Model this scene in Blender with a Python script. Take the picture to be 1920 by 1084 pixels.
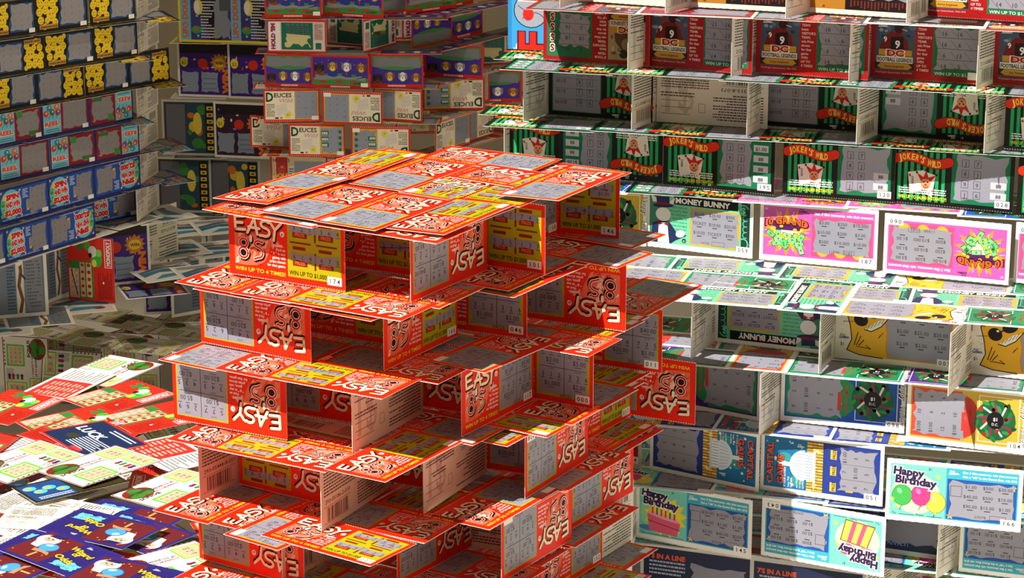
import bpy, bmesh, math, random
from mathutils import Matrix, Vector

# ---------------------------------------------------------------- scene, camera, light
for o in list(bpy.data.objects): bpy.data.objects.remove(o)
SC = bpy.context.scene
COL = SC.collection
R = math.radians
CAM_H = 1.28
cam = bpy.data.cameras.new('camera'); camo = bpy.data.objects.new('camera', cam); COL.objects.link(camo)
camo.location = (0, 0, CAM_H); camo.rotation_euler = (R(90 - 15.83), 0, 0)
cam.sensor_fit = 'HORIZONTAL'; cam.sensor_width = 36.0; cam.lens = 36.0 * 4733.0 / 1920.0
cam.clip_start = 0.05; cam.clip_end = 60
SC.camera = camo
SC.view_settings.view_transform = 'Standard'; SC.view_settings.look = 'None'
SC.view_settings.exposure = 0.0; SC.view_settings.gamma = 1.0; SC.view_settings.use_curve_mapping = False
w = bpy.data.worlds.new('room_daylight'); SC.world = w; w.use_nodes = True
w.node_tree.nodes['Background'].inputs[0].default_value = (1.0, 0.93, 0.84, 1)
w.node_tree.nodes['Background'].inputs[1].default_value = 0.16
sun = bpy.data.lights.new('sun', 'SUN'); suno = bpy.data.objects.new('sun', sun); COL.objects.link(suno)
sun.energy = 7.2; sun.angle = R(0.55); sun.color = (1.0, 0.96, 0.89)
SUN_DIR = Vector((-0.535, -0.55, 1.0)).normalized()          # towards the sun
suno.location = (-2, -2, 4); suno.rotation_euler = SUN_DIR.to_track_quat('Z', 'Y').to_euler()

# ---------------------------------------------------------------- materials
def lin(c):
    r = []
    for v in c:
        v = v / 255.0
        r.append(v / 12.92 if v <= 0.04045 else ((v + 0.055) / 1.055) ** 2.4)
    return (r[0], r[1], r[2], 1.0)

def new_mat(name):
    m = bpy.data.materials.new(name); m.use_nodes = True
    n = m.node_tree.nodes; l = m.node_tree.links
    return m, n, l, n['Principled BSDF']

def ink_material():
    m, n, l, b = new_mat('printed_ticket_ink')
    a = n.new('ShaderNodeAttribute'); a.attribute_name = 'ink'
    tc = n.new('ShaderNodeTexCoord'); no = n.new('ShaderNodeTexNoise')
    no.inputs['Scale'].default_value = 420; no.inputs['Detail'].default_value = 3
    l.new(tc.outputs['Object'], no.inputs['Vector'])
    r = n.new('ShaderNodeMapRange'); r.inputs['To Min'].default_value = 0.93; r.inputs['To Max'].default_value = 1.05
    l.new(no.outputs['Fac'], r.inputs['Value'])
    mx = n.new('ShaderNodeMix'); mx.data_type = 'RGBA'; mx.blend_type = 'MULTIPLY'; mx.inputs[0].default_value = 1
    l.new(a.outputs['Color'], mx.inputs[6]); l.new(r.outputs['Result'], mx.inputs[7])
    l.new(mx.outputs[2], b.inputs['Base Color'])
    b.inputs['Roughness'].default_value = 0.45; b.inputs['Specular IOR Level'].default_value = 0.22
    return m

def scratch_material():
    m, n, l, b = new_mat('scratched_silver_latex')
    a = n.new('ShaderNodeAttribute'); a.attribute_name = 'ink'
    tc = n.new('ShaderNodeTexCoord'); wv = n.new('ShaderNodeTexWave'); wv.wave_type = 'BANDS'
    wv.inputs['Scale'].default_value = 60; wv.inputs['Distortion'].default_value = 9; wv.inputs['Detail'].default_value = 1.5
    wv.inputs['Detail Scale'].default_value = 0.35
    l.new(tc.outputs['Object'], wv.inputs['Vector'])
    r = n.new('ShaderNodeValToRGB'); e = r.color_ramp.elements
    e[0].position = 0.02; e[0].color = (0.86, 0.74, 0.80, 1); e[1].position = 0.13; e[1].color = (1, 1, 1, 1)
    l.new(wv.outputs['Color'], r.inputs['Fac'])
    no = n.new('ShaderNodeTexNoise'); no.inputs['Scale'].default_value = 900; l.new(tc.outputs['Object'], no.inputs['Vector'])
    mr = n.new('ShaderNodeMapRange'); mr.inputs['To Min'].default_value = 0.88; mr.inputs['To Max'].default_value = 1.06
    l.new(no.outputs['Fac'], mr.inputs['Value'])
    m1 = n.new('ShaderNodeMix'); m1.data_type = 'RGBA'; m1.blend_type = 'MULTIPLY'; m1.inputs[0].default_value = 1
    m2 = n.new('ShaderNodeMix'); m2.data_type = 'RGBA'; m2.blend_type = 'MULTIPLY'; m2.inputs[0].default_value = 1
    l.new(a.outputs['Color'], m1.inputs[6]); l.new(r.outputs['Color'], m1.inputs[7])
    l.new(m1.outputs[2], m2.inputs[6]); l.new(mr.outputs['Result'], m2.inputs[7])
    l.new(m2.outputs[2], b.inputs['Base Color'])
    b.inputs['Roughness'].default_value = 0.38; b.inputs['Specular IOR Level'].default_value = 0.5
    return m

def plain_material(name, c, rough=0.8, scale=6.0, var=0.06):
    m, n, l, b = new_mat(name)
    tc = n.new('ShaderNodeTexCoord'); no = n.new('ShaderNodeTexNoise'); no.inputs['Scale'].default_value = scale
    no.inputs['Detail'].default_value = 6; l.new(tc.outputs['Object'], no.inputs['Vector'])
    r = n.new('ShaderNodeValToRGB'); k = lin(c)
    r.color_ramp.elements[0].color = tuple(v * (1 - var) for v in k[:3]) + (1,)
    r.color_ramp.elements[1].color = tuple(min(1, v * (1 + var)) for v in k[:3]) + (1,)
    l.new(no.outputs['Fac'], r.inputs['Fac']); l.new(r.outputs['Color'], b.inputs['Base Color'])
    b.inputs['Roughness'].default_value = rough
    return m
INK = ink_material(); SCRATCH = scratch_material()
M_WALL = plain_material('painted_plaster', (196, 186, 164)); M_FLOOR = plain_material('painted_floor', (206, 202, 192), 0.6)
M_PLINTH = plain_material('white_plinth_paint', (214, 210, 200), 0.6)

# ---------------------------------------------------------------- structure
def box_obj(name, x0, x1, y0, y1, z0, z1, mat):
    me = bpy.data.meshes.new(name); bm = bmesh.new()
    bmesh.ops.create_cube(bm, size=1.0)
    for v in bm.verts:
        v.co = Vector(((x0 + x1) / 2 + v.co.x * (x1 - x0), (y0 + y1) / 2 + v.co.y * (y1 - y0), (z0 + z1) / 2 + v.co.z * (z1 - z0)))
    bm.to_mesh(me); bm.free(); me.materials.append(mat)
    o = bpy.data.objects.new(name, me); COL.objects.link(o)
    return o
def structure(o): o['kind'] = 'structure'; return o
structure(box_obj('floor', -3.0, 3.0, -1.5, 6.0, -0.05, 0.0, M_FLOOR))
structure(box_obj('wall_back', -3.0, 3.0, 5.6, 5.7, 0.0, 3.0, M_WALL))
structure(box_obj('wall_left', -3.1, -3.0, -1.5, 5.7, 0.0, 3.0, M_WALL))
structure(box_obj('wall_right', 3.0, 3.1, -1.5, 5.7, 0.0, 3.0, M_WALL))
structure(box_obj('ceiling', -3.1, 3.1, 1.70, 5.7, 3.0, 3.15, M_WALL))      # unseen ceiling, its front edge placed to cut the sun and dim the rear

# a spotlight under the ceiling, aimed at the rear stacks; the second is added fill
def ceiling_spotlight(x, y, tx, ty, tz, watts, cone, label):
    o = bpy.data.objects.new('ceiling_spotlight', None); COL.objects.link(o); o.location = (x, y, 3.0); o['label'] = label; o['category'] = 'spotlight'
    d = (Vector((tx, ty, tz)) - Vector((x, y, 2.88))).normalized()
    q = d.to_track_quat('-Z', 'Y')
    for nm, r0, r1, l0, l1, rot, off in (('stem', .012, .012, -.1, 0, None, 0), ('lamp_housing', .045, .032, -.06, .06, q, -.12), ('trim_ring', .049, .049, -.065, -.052, q, -.12)):
        me = bpy.data.meshes.new(nm); bm = bmesh.new()
        bmesh.ops.create_cone(bm, segments=20, radius1=r0, radius2=r1, depth=l1 - l0, cap_ends=nm == 'stem')
        bmesh.ops.translate(bm, verts=bm.verts, vec=(0, 0, (l0 + l1) / 2)); bm.to_mesh(me); bm.free(); me.materials.append(M_PLINTH)
        c = bpy.data.objects.new(nm, me); COL.objects.link(c); c.parent = o; c.location = (0, 0, off)
        if rot: c.rotation_mode = 'QUATERNION'; c.rotation_quaternion = rot
    li = bpy.data.lights.new('spot_bulb', 'SPOT'); li.energy = watts; li.spot_size = R(cone); li.spot_blend = 0.6; li.shadow_soft_size = 0.03; li.color = (1.0, 0.88, 0.70)
    lo = bpy.data.objects.new('spot_bulb', li); COL.objects.link(lo); lo.parent = o; lo.location = (0, 0, -.12); lo.rotation_mode = 'QUATERNION'; lo.rotation_quaternion = q
ceiling_spotlight(-0.3, 2.7, -0.22, 4.0, 0.62, 75, 34, 'white track spotlight on the ceiling above the red tower')
ceiling_spotlight(-0.75, 2.75, -0.62, 3.9, 0.1, 60, 18, 'added white spotlight on the ceiling, brightening the low green stack')  # added lamp, put in only to brighten the low green stack
# ---------------------------------------------------------------- drawing kit for printed tickets
STEP = 0.000028          # every print layer lies this far above the one below
TH = 0.00035             # card thickness
TW, THT = 100.0, 52.0    # design units of a standard ticket
_tc = {}
def text_geo(s, bold):
    k = (s, bold)
    if k not in _tc:
        cu = bpy.data.curves.new('t', 'FONT'); cu.body = s; cu.size = 1.0; cu.resolution_u = 2; cu.offset = bold
        ob = bpy.data.objects.new('t', cu)
        me = bpy.data.meshes.new_from_object(ob)
        vs = [(v.co.x, v.co.y) for v in me.vertices]; fs = [tuple(p.vertices) for p in me.polygons]
        bpy.data.objects.remove(ob); bpy.data.curves.remove(cu); bpy.data.meshes.remove(me)
        _tc[k] = (vs, fs)
    return _tc[k]

class Art:
    def __init__(s, W=TW, H=THT, mir=False):
        s.W, s.H, s.mir, s.k = W, H, mir, 0
        s.parts = {}
        s.use('artwork')
    def use(s, part):
        s.cur = s.parts.setdefault(part, ([], [], [], [])); return s
    def add(s, vs, fs, c, l, mat=0):
        V, F, C, M = s.cur; n = len(V); c = lin(c); l = l + (s.k % 8) * 0.11; s.k += 1     # no two pieces share a plane
        V.extend((x, y, l) for x, y in vs); C.extend([c] * len(vs))
        F.extend(tuple(i + n for i in f) for f in fs); M.extend([mat] * len(fs))
    def poly(s, p, c, l=1, mat=0): s.add(p, [tuple(range(len(p)))], c, l, mat)
    def rect(s, x0, y0, x1, y1, c, l=1, mat=0): s.poly([(x0, y0), (x1, y0), (x1, y1), (x0, y1)], c, l, mat)
    def ell(s, x, y, rx, ry, c, l=1, n=16, rot=0, a0=0, a1=360):
        cr, sr = math.cos(R(rot)), math.sin(R(rot)); p = []
        full = (a1 - a0) >= 360
        for i in range(n if full else n + 1):
            t = R(a0 + (a1 - a0) * i / n); u, v = rx * math.cos(t), ry * math.sin(t)
            p.append((x + u * cr - v * sr, y + u * sr + v * cr))
        s.poly(p, c, l)
    def stroke(s, pts, w, c, l=1, closed=False):
        pts = list(pts)
        if closed: pts = pts + [pts[0]]
        for (x0, y0), (x1, y1) in zip(pts, pts[1:]):
            d = math.hypot(x1 - x0, y1 - y0)
            if d < 1e-6: continue
            nx, ny = -(y1 - y0) / d * w / 2, (x1 - x0) / d * w / 2
            s.poly([(x0 - nx, y0 - ny), (x1 - nx, y1 - ny), (x1 + nx, y1 + ny), (x0 + nx, y0 + ny)], c, l)
        if w > 0.5:
            for x, y in pts: s.ell(x, y, w / 2, w / 2, c, l, n=8)
    def star(s, x, y, r, c, l=1, n=5, k=0.45, rot=90):
        s.poly([(x + (r if i % 2 == 0 else r * k) * math.cos(R(rot + 180 * i / n)), y + (r if i % 2 == 0 else r * k) * math.sin(R(rot + 180 * i / n))) for i in range(2 * n)], c, l)
    def frame(s, x0, y0, x1, y1, w, c, l=1):
        s.rect(x0, y0, x1, y0 + w, c, l); s.rect(x0, y1 - w, x1, y1, c, l); s.rect(x0, y0 + w, x0 + w, y1 - w, c, l); s.rect(x1 - w, y0 + w, x1, y1 - w, c, l)
    def ragged(s, x0, y0, x1, y1, seed, amp=1.5, n=6, c=(152, 153, 165), l=2, mat=1):
        rd = random.Random(seed); p = []
        for i in range(n): p.append((x0 + (x1 - x0) * i / n, y0 + rd.uniform(0, amp)))
        for i in range(n): p.append((x1 - rd.uniform(0, amp), y0 + (y1 - y0) * i / n))
        for i in range(n): p.append((x1 - (x1 - x0) * i / n, y1 - rd.uniform(0, amp)))
        for i in range(n): p.append((x0 + rd.uniform(0, amp), y1 - (y1 - y0) * i / n))
        s.poly(p, c, l, mat)
    def text(s, t, x, y, size, c, l=2, al='l', bold=0.0, rot=0, width=None, shear=0, arch=0):
        vs, fs = text_geo(t, bold)
        if not vs: return
        xs = [v[0] for v in vs]; a, b = min(xs), max(xs); wd = (b - a) or 1
        kx = size
        if width: kx = width / wd
        off = {'l': 0, 'c': -0.5, 'r': -1.0}[al] * wd
        cr, sr = math.cos(R(rot)), math.sin(R(rot)); out = []
        for vx, vy in vs:
            u = (vx - a + off) * kx; q = (vx - a) / wd - 0.5
            v = vy * size + arch * (0.25 - q * q) * 4; u += shear * v
            out.append((x + u * cr - v * sr, y + u * sr + v * cr))
        s.add(out, fs, c, l)
    def bars(s, x0, y0, x1, y1, rows, c, l=2, seed=0, dens=0.85, hgt=0.45):
        rd = random.Random(seed); dy = (y1 - y0) / rows
        for r_ in range(rows):
            x = x0; y = y1 - (r_ + 1) * dy
            end = x1 if rd.random() < 0.75 else x0 + (x1 - x0) * rd.uniform(0.5, 0.95)
            while x < end:
                wd = rd.uniform(1.0, 3.6); s.rect(x, y, min(x + wd, end), y + dy * hgt, c, l); x += wd + 0.55
    def meshes(s, name):
        res = {}
        for part, (V, F, C, M) in s.parts.items():
            if not V: continue
            me = bpy.data.meshes.new(name + '_' + part)
            me.from_pydata([((x / s.W - 0.5), (y / s.H - 0.5), l) for x, y, l in V], [], F)
            at = me.attributes.new('ink', 'FLOAT_COLOR', 'POINT')
            at.data.foreach_set('color', [k for c in C for k in c])
            me.materials.append(INK); me.materials.append(SCRATCH)
            me.polygons.foreach_set('material_index', M)
            me.update(); res[part] = me
        return res

class Shift:
    """draws on an Art with an offset"""
    def __init__(s, A, dx, dy): s.A, s.dx, s.dy = A, dx, dy
    def poly(s, p, c, l=1, mat=0): s.A.poly([(x + s.dx, y + s.dy) for x, y in p], c, l, mat)
    def rect(s, x0, y0, x1, y1, c, l=1): s.A.rect(x0 + s.dx, y0 + s.dy, x1 + s.dx, y1 + s.dy, c, l)
    def ell(s, x, y, *k, **q): s.A.ell(x + s.dx, y + s.dy, *k, **q)
    def stroke(s, pts, *k, **q): s.A.stroke([(x + s.dx, y + s.dy) for x, y in pts], *k, **q)
    def text(s, t, x, y, *k, **q): s.A.text(t, x + s.dx, y + s.dy, *k, **q)
    def star(s, x, y, *k, **q): s.A.star(x + s.dx, y + s.dy, *k, **q)

# colours
WHITE = (246, 243, 236); BLACK = (18, 16, 18); CREAM = (236, 226, 204); GREY = (152, 153, 165); RED = (242, 40, 10)
STOCK = (236, 230, 216); YEL = (250, 222, 40); OLIVE = (178, 172, 16); DKRED = (120, 18, 14); TAG = (250, 247, 240)

def perforation(A, c=WHITE, n=46, both=True):
    for i in range(n):
        x = (i + 0.25) * A.W / n
        A.rect(x, 0.0, x + A.W / n * 0.5, 0.55, c, 1)
        if both: A.rect(x, A.H - 0.55, x + A.W / n * 0.5, A.H, c, 1)

def money_rows(A, rd, x0, y0, x1, y1, rows, cols, size, l=4, c=(50, 46, 54), vals=None):
    vals = vals or ['$1.00', '$2.00', '$5.00', '$10.00', '$20.00', '$40.00', '$15.00', '$50.00', '$25.00', '$900', '$100']
    for i in range(rows):
        for j in range(cols):
            t = rd.choice(vals)
            A.text(t, x0 + (x1 - x0) * (j + 0.5) / cols, y0 + (y1 - y0) * (i + 0.5) / rows, size, c, l, 'c')
            A.rect(x0 + (x1 - x0) * (j + 0.5) / cols - 2.2, y0 + (y1 - y0) * (i + 0.5) / rows - size * 0.5, x0 + (x1 - x0) * (j + 0.5) / cols + 2.2, y0 + (y1 - y0) * (i + 0.5) / rows - size * 0.32, c, l)

# hand-lettered strokes of the graffiti title
def arc(cx, cy, rx, ry, a0, a1, n=9): return [(cx + rx * math.cos(R(a0 + (a1 - a0) * i / n)), cy + ry * math.sin(R(a0 + (a1 - a0) * i / n))) for i in range(n + 1)]
def graffiti(A):
    A.use('title_lettering')
    E_ = [[(8.4, 44.6), (5.8, 44.2), (6.2, 34.6)], [(5.8, 44.2), (13.6, 45.0)], [(6.2, 39.6), (12.4, 40.0)], [(6.2, 34.6), (14.6, 35.2)]]
    A_ = [[(16.6, 33.2), (22.8, 44.6), (25.2, 32.8)], [(17.6, 37.6), (27.0, 37.2)]]
    S_ = [[(36.0, 43.0)] + arc(32.2, 41.0, 3.6, 2.6, 35, 250) + arc(32.0, 35.2, 3.9, 3.0, 75, -115) + [(27.4, 32.4)]]
    Y_ = [[(37.2, 42.4), (40.6, 37.8)], [(46.2, 43.4), (40.6, 37.8), (39.4, 30.0)]]
    letters = E_ + A_ + S_ + Y_
    for st in letters: A.stroke([(x + 0.6, y - 1.2) for x, y in st], 2.9, (48, 14, 12), 4)
    for st in letters: A.stroke(st, 2.9, (84, 26, 16), 5)
    for st in letters: A.stroke(st, 2.2, (255, 232, 200), 6)
    eight = [arc(13.0, 25.2, 3.3, 3.1, 0, 360, 16), arc(12.6, 17.8, 4.0, 3.9, 0, 360, 16)]
    ess = [[(29.6, 27.6)] + arc(26.0, 25.6, 3.3, 2.4, 35, 250, 8) + arc(25.8, 19.2, 3.8, 3.8, 75, -95, 8) + [(22.4, 14.0)]]
    apo = [[(19.4, 30.6), (19.2, 27.4)]]
    ones = eight + ess + apo
    for st in ones: A.stroke([(x + 0.9, y - 1.0) for x, y in st], 3.1, (32, 12, 12), 4)
    A.ell(13.4, 24.6, 1.9, 1.9, (32, 12, 12), 4); A.ell(13.2, 17.2, 2.6, 2.5, (32, 12, 12), 4)
    for st in ones: A.stroke(st, 2.9, (40, 10, 10), 5)
    for st in ones: A.stroke(st, 2.5, (252, 236, 222), 6)
    for st in eight + ess: A.stroke(st, 1.4, (222, 30, 16), 7)

def lottery_logo(A, x, y, k, c, l=3, rot=0, bar=True):
    A.text('D.C.', x + 0.6 * k, y + 1.9 * k, 2.3 * k, c, l, bold=0.03, shear=0.25, rot=rot)
    A.text('Lottery', x, y + 0.2 * k, 2.5 * k, c, l, bold=0.03, shear=0.25, rot=rot)
    if bar:
        A.stroke([(x - 0.4 * k, y - 0.5 * k), (x + 8.6 * k, y + 0.1 * k)], 0.45 * k, c, l)

def number_tag(A, num, x0=85.0, y0=3.2, x1=97.2, y1=9.4, l=8, size=5.0):
    A.use('number_tag')
    A.rect(x0, y0, x1, y1, TAG, l)
    if num:
        for i, ch in enumerate(num):
            A.text(ch, x0 + (x1 - x0) * (0.22 + 0.28 * i), y0 + 1.4, size, (40, 30, 26), l + 1, 'c', bold=0.01)

def d_easy(v):
    A = Art(); rd = random.Random('easy' + v)
    perforation(A)
    # hazy echo of the title behind it
    A.poly([(5, 9.0), (14, 8.5), (24, 9.5), (31, 13), (35, 20), (37, 27), (36, 33), (24, 34), (12, 34), (5, 32)], (240, 112, 78), 1)
    for i in range(34):
        x, y = rd.uniform(5, 30), rd.uniform(8, 29); k = rd.uniform(2.5, 7)
        A.poly([(x, y), (x + k * 0.5, y + k * 0.15), (x + k * 0.9, y + k), (x + k * 0.25, y + k * 0.8)], rd.choice([(246, 182, 150), (250, 206, 180), (242, 146, 112), (234, 80, 48)]), 2)
    for i in range(12):
        x, y = rd.uniform(5, 29), rd.uniform(6.5, 32)
        A.stroke([(x, y), (x + rd.uniform(-1, 3), y + rd.uniform(1, 3.4)), (x + rd.uniform(1, 4), y + rd.uniform(0, 2))], 0.5, (120, 20, 12), 3)
    A.stroke([(38.2, 30.5), (38.4, 24.5)], 2.0, (244, 160, 120), 2); A.stroke([(35.0, 33), (38.3, 29), (41, 33)], 2.0, (244, 160, 120), 2)
    graffiti(A)
    A.use('artwork')
    A.ell(46.8, 35.4, 1.9, 2.1, WHITE, 3); A.text('$1', 46.8, 34.4, 2.5, BLACK, 4, 'c', bold=0.02)
    lottery_logo(A, 39.0, 26.0, 1.0, WHITE)
    for i, t in enumerate(['Find an', '" 8 " in any', 'game, win', 'prize shown', 'for that game.']):
        A.text(t, 49.2, 22.6 - i * 3.0, 2.8, WHITE, 3, 'r', bold=0.02)
    A.text('WIN UP TO 4 TIMES!', 5.0, 4.2, 4.0, (255, 214, 40), 3, bold=0.02, width=44)
    A.use('scratch_panel')
    x0, x1, y0, y1 = 51.2, 96.8, 5.0, 47.6
    A.rect(x0, y0, x1, y1, OLIVE, 2)
    mx = (x0 + x1) / 2 + 1.0
    dig = lambda: ' '.join(rd.choice('1234567') for _ in range(3))
    if v.startswith('o'):
        A.text('WIN UP TO $1,000!', x0 + 1.2, 6.6, 4.6, (50, 34, 8), 3, bold=0.02, width=32.5)
        for gx in (x0 + 4.5, mx + 3.0):
            for gy in (44.2, 25.6):
                A.rect(gx, gy, gx + 11, gy + 2.4, (140, 36, 14), 3)
            for gy in (34.6, 13.6):
                A.rect(gx, gy, gx + 12.4, gy + 4.6, (90, 22, 10), 3); A.rect(gx + .5, gy + .5, gx + 11.9, gy + 4.1, (150, 40, 18), 4)
                A.text('PRIZE', gx + 6.2, gy + 1.0, 3.4, (255, 110, 50), 5, 'c', bold=0.02)
            A.stroke([(gx - 1.8, 30.8), (gx + 15, 30.8)], 1.3, (140, 36, 14), 3)
        A.rect(mx - 0.9, 12, mx + 0.7, 24.5, (130, 36, 16), 3); A.rect(mx - 0.9, 32.5, mx + 0.7, 46.5, (130, 36, 16), 3)
        A.ragged(x0 + 1.2, 37.6, x1 - 1.6, 44.4, v + 'a', 1.6, 7, l=6); A.ragged(x0 + 1.8, 16.6, x1 - 1.4, 24.2, v + 'b', 1.8, 7, l=6)
        if rd.random() < 0.6: A.ragged(mx + 1.0, 31.6, x1 - 2.4, 38.6, v + 'c', 1.5, 5, l=6); A.text('$1.00', mx + 12, 33.6, 4.2, (80, 70, 80), 7, 'c')
        for gx in (x0 + 1.5, mx + 1.0):
            for gy in (39.4, 18.6):
                for j in range(3): A.text(rd.choice('1234567'), gx + 4.5 + j * 6.8, gy, 4.6, (44, 38, 46), 7, 'c'); A.rect(gx + 3 + j * 6.8, gy - 1.4, gx + 6 + j * 6.8, gy - 0.9, (90, 84, 92), 7)
        A.rect(mx - 0.15, 17, mx + 0.15, 24, (40, 36, 44), 7); A.rect(mx - 0.15, 38, mx + 0.15, 44, (40, 36, 44), 7)
    else:
        A.ragged(x0 + 0.5, y0 + 0.4, x1 - 0.6, y1 - 0.4, v, 1.2 if v < 'g4' else 2.4, 9, l=3)
        A.rect(mx - 0.2, 8, mx + 0.2, 46.5, (36, 32, 40), 4); A.rect(x0 + 3, 27.6, x1 - 3, 28.0, (36, 32, 40), 4)
        for gx in (x0 + 1.5, mx + 1.0):
            for gy in (40.0, 21.6):
                for j in range(3):
                    A.text(rd.choice('12345679'), gx + 4 + j * 7.0, gy - 1.5, 5.2, (36, 32, 40), 4, 'c'); A.rect(gx + 2.4 + j * 7.0, gy - 3.2, gx + 5.6 + j * 7.0, gy - 2.6, (86, 80, 90), 4)
                A.text(rd.choice(['$10.00', '$1.00', '$40.00', '$5.00', '$1,000', '$20.00', '$2.00']), gx + 12, gy - 8.4, 5.0, (52, 46, 58), 4, 'c')
                A.rect(gx + 8, gy - 10.2, gx + 14, gy - 9.6, (86, 80, 90), 4)
                A.text('GAME', gx + 11, gy + 4.0, 2.0, (86, 80, 90), 4, 'c')
        A.text(str(rd.randint(10000, 99999)), x0 + 20, 5.0, 4.2, (70, 64, 76), 4); A.frame(x0 + 33, 4.6, x0 + 46, 8.8, .3, (86, 80, 90), 4)
    return A, RED

def d_joker(v):
    A = Art(); rd = random.Random('joker' + v)
    perforation(A, (150, 146, 138))
    for i in range(8): A.rect(4.5 + i * 5.2, 3, 7.3 + i * 5.2, 46, (26, 168, 92), 1)
    dy = -8.5
    A0 = A; A = Shift(A0, 0, dy)
    A.poly([(13, 36), (26, 38.5), (27.5, 20), (15, 18.5)], (238, 230, 214), 2); A.poly([(25, 38), (36, 35), (33.5, 16), (22, 20)], (242, 236, 222), 3)
    A.text('JOKER', 16.0, 33, 2.4, BLACK, 4, rot=-88, bold=0.02); A.ell(14.6, 33.4, .9, 1.2, (210, 30, 20), 4); A.ell(33.6, 21, .9, 1.2, (210, 30, 20), 4)
    # jester head
    A.ell(28, 27, 4.2, 4.8, (226, 160, 110), 5); A.ell(28, 26, 1.1, 1.0, (220, 40, 26), 7)
    A.ell(26.4, 28.4, .6, .8, BLACK, 7, 8); A.ell(29.6, 28.4, .6, .8, BLACK, 7, 8); A.stroke(arc(28, 25.4, 2.2, 1.8, 200, 340, 6), 0.6, (140, 20, 14), 7)
    for p in ([(24, 29), (20.4, 36), (27, 32)], [(25.5, 31), (28, 39), (30.6, 31)], [(32, 29), (36.5, 35), (29, 32)]):
        A.poly(p, (206, 34, 20), 6)
    for x, y in ((20.4, 36.2), (28, 39.2), (36.5, 35.2)): A.ell(x, y, 1.0, 1.0, BLACK, 7, 8)
    for a in range(0, 360, 45): A.poly([(28, 20.5), (28 + 7 * math.cos(R(a)), 20 + 3.6 * math.sin(R(a))), (28 + 3 * math.cos(R(a + 22)), 20 + 1.6 * math.sin(R(a + 22)))], BLACK, 6)
    A = A0
    A.bars(6, 9.2, 45, 15, 3, WHITE, 8, v, hgt=0.5)
    A.text('WIN UP TO $4,000 INSTANTLY!', 5.5, 4.6, 4.0, (226, 232, 40), 4, width=40, bold=0.03)
    A.use('title_lettering')
    up = [(3.5 + i * 3.6, 38.6 + 2.6 * math.sin(i / 12 * 2 * math.pi)) for i in range(13)]
    A.stroke(up, 9.0, (60, 12, 8), 8); A.stroke(up, 8.0, (222, 44, 16), 9)
    vs = "JOKER'S WILD"
    xw = [2.9, 3.3, 3.3, 3.0, 3.0, 1.4, 3.0, 1.6, 4.4, 1.6, 2.8, 3.2]; x = 5.2
    for ch, wd in zip(vs, xw):
        t = (x + wd / 2 - 3.5) / 43.2
        if ch != ' ': A.text(ch, x + wd / 2, 36.0 + 2.6 * math.sin(t * 2 * math.pi), 7.4, (252, 222, 80), 10, 'c', bold=0.03, rot=math.degrees(math.atan(0.38 * math.cos(t * 2 * math.pi))) * 0.8, width=wd * 0.9)
        x += wd + 0.15
    A.use('artwork'); A.text('$1', 25, 50 - 1.6, 2.2, YEL, 4); lottery_logo(A, 32, 47.6, 0.8, WHITE)
    A.use('scratch_panel')
    A.rect(49, 4, 96.5, 48, (20, 120, 74), 2)
    if v in ('a', 'b'):
        A.ragged(51, 6, 80 if v == 'a' else 95, 47.5, 'jk' + v, 3.0, 8, l=3)
        for i in range(4):
            y = 38 - i * 9
            if v == 'a' or i > 1: A.rect(81, y - 1, 94, y + 5, (200, 200, 206), 4); A.text('88' if i else '$1.00', 87.5, y + .2, 4.4, (60, 54, 62), 5, 'c', bold=.02)
    else:
        A.rect(50, 5, 95.5, 47.5, GREY, 3, 1)
        for i in range(4): A.text(rd.choice(['$1.00', '$7.00', '$10.00', '$20.00']), 88, 38 - i * 9.4, 4.2, (50, 46, 54), 5, 'c'); A.rect(52, 36.5 - i * 9.4, 94, 36.8 - i * 9.4, (80, 76, 84), 4)
    for i in range(4):
        for j in range(2):
            x, y = 60 + j * 10, 37 - i * 9
            A.frame(x - 2.9, y - 1.2, x + 2.9, y + 5.4, .35, (60, 56, 64), 4); A.text(rd.choice(['J', '8', '7', 'K', 'Q', '10', '6', '9', '4']), x, y + .2, 5.0, (46, 42, 50), 5, 'c')
    A.text(str(rd.randint(10000, 99999)), 58, 6.4, 3.6, (70, 66, 74), 5)
    return A, (20, 20, 18)

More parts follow.
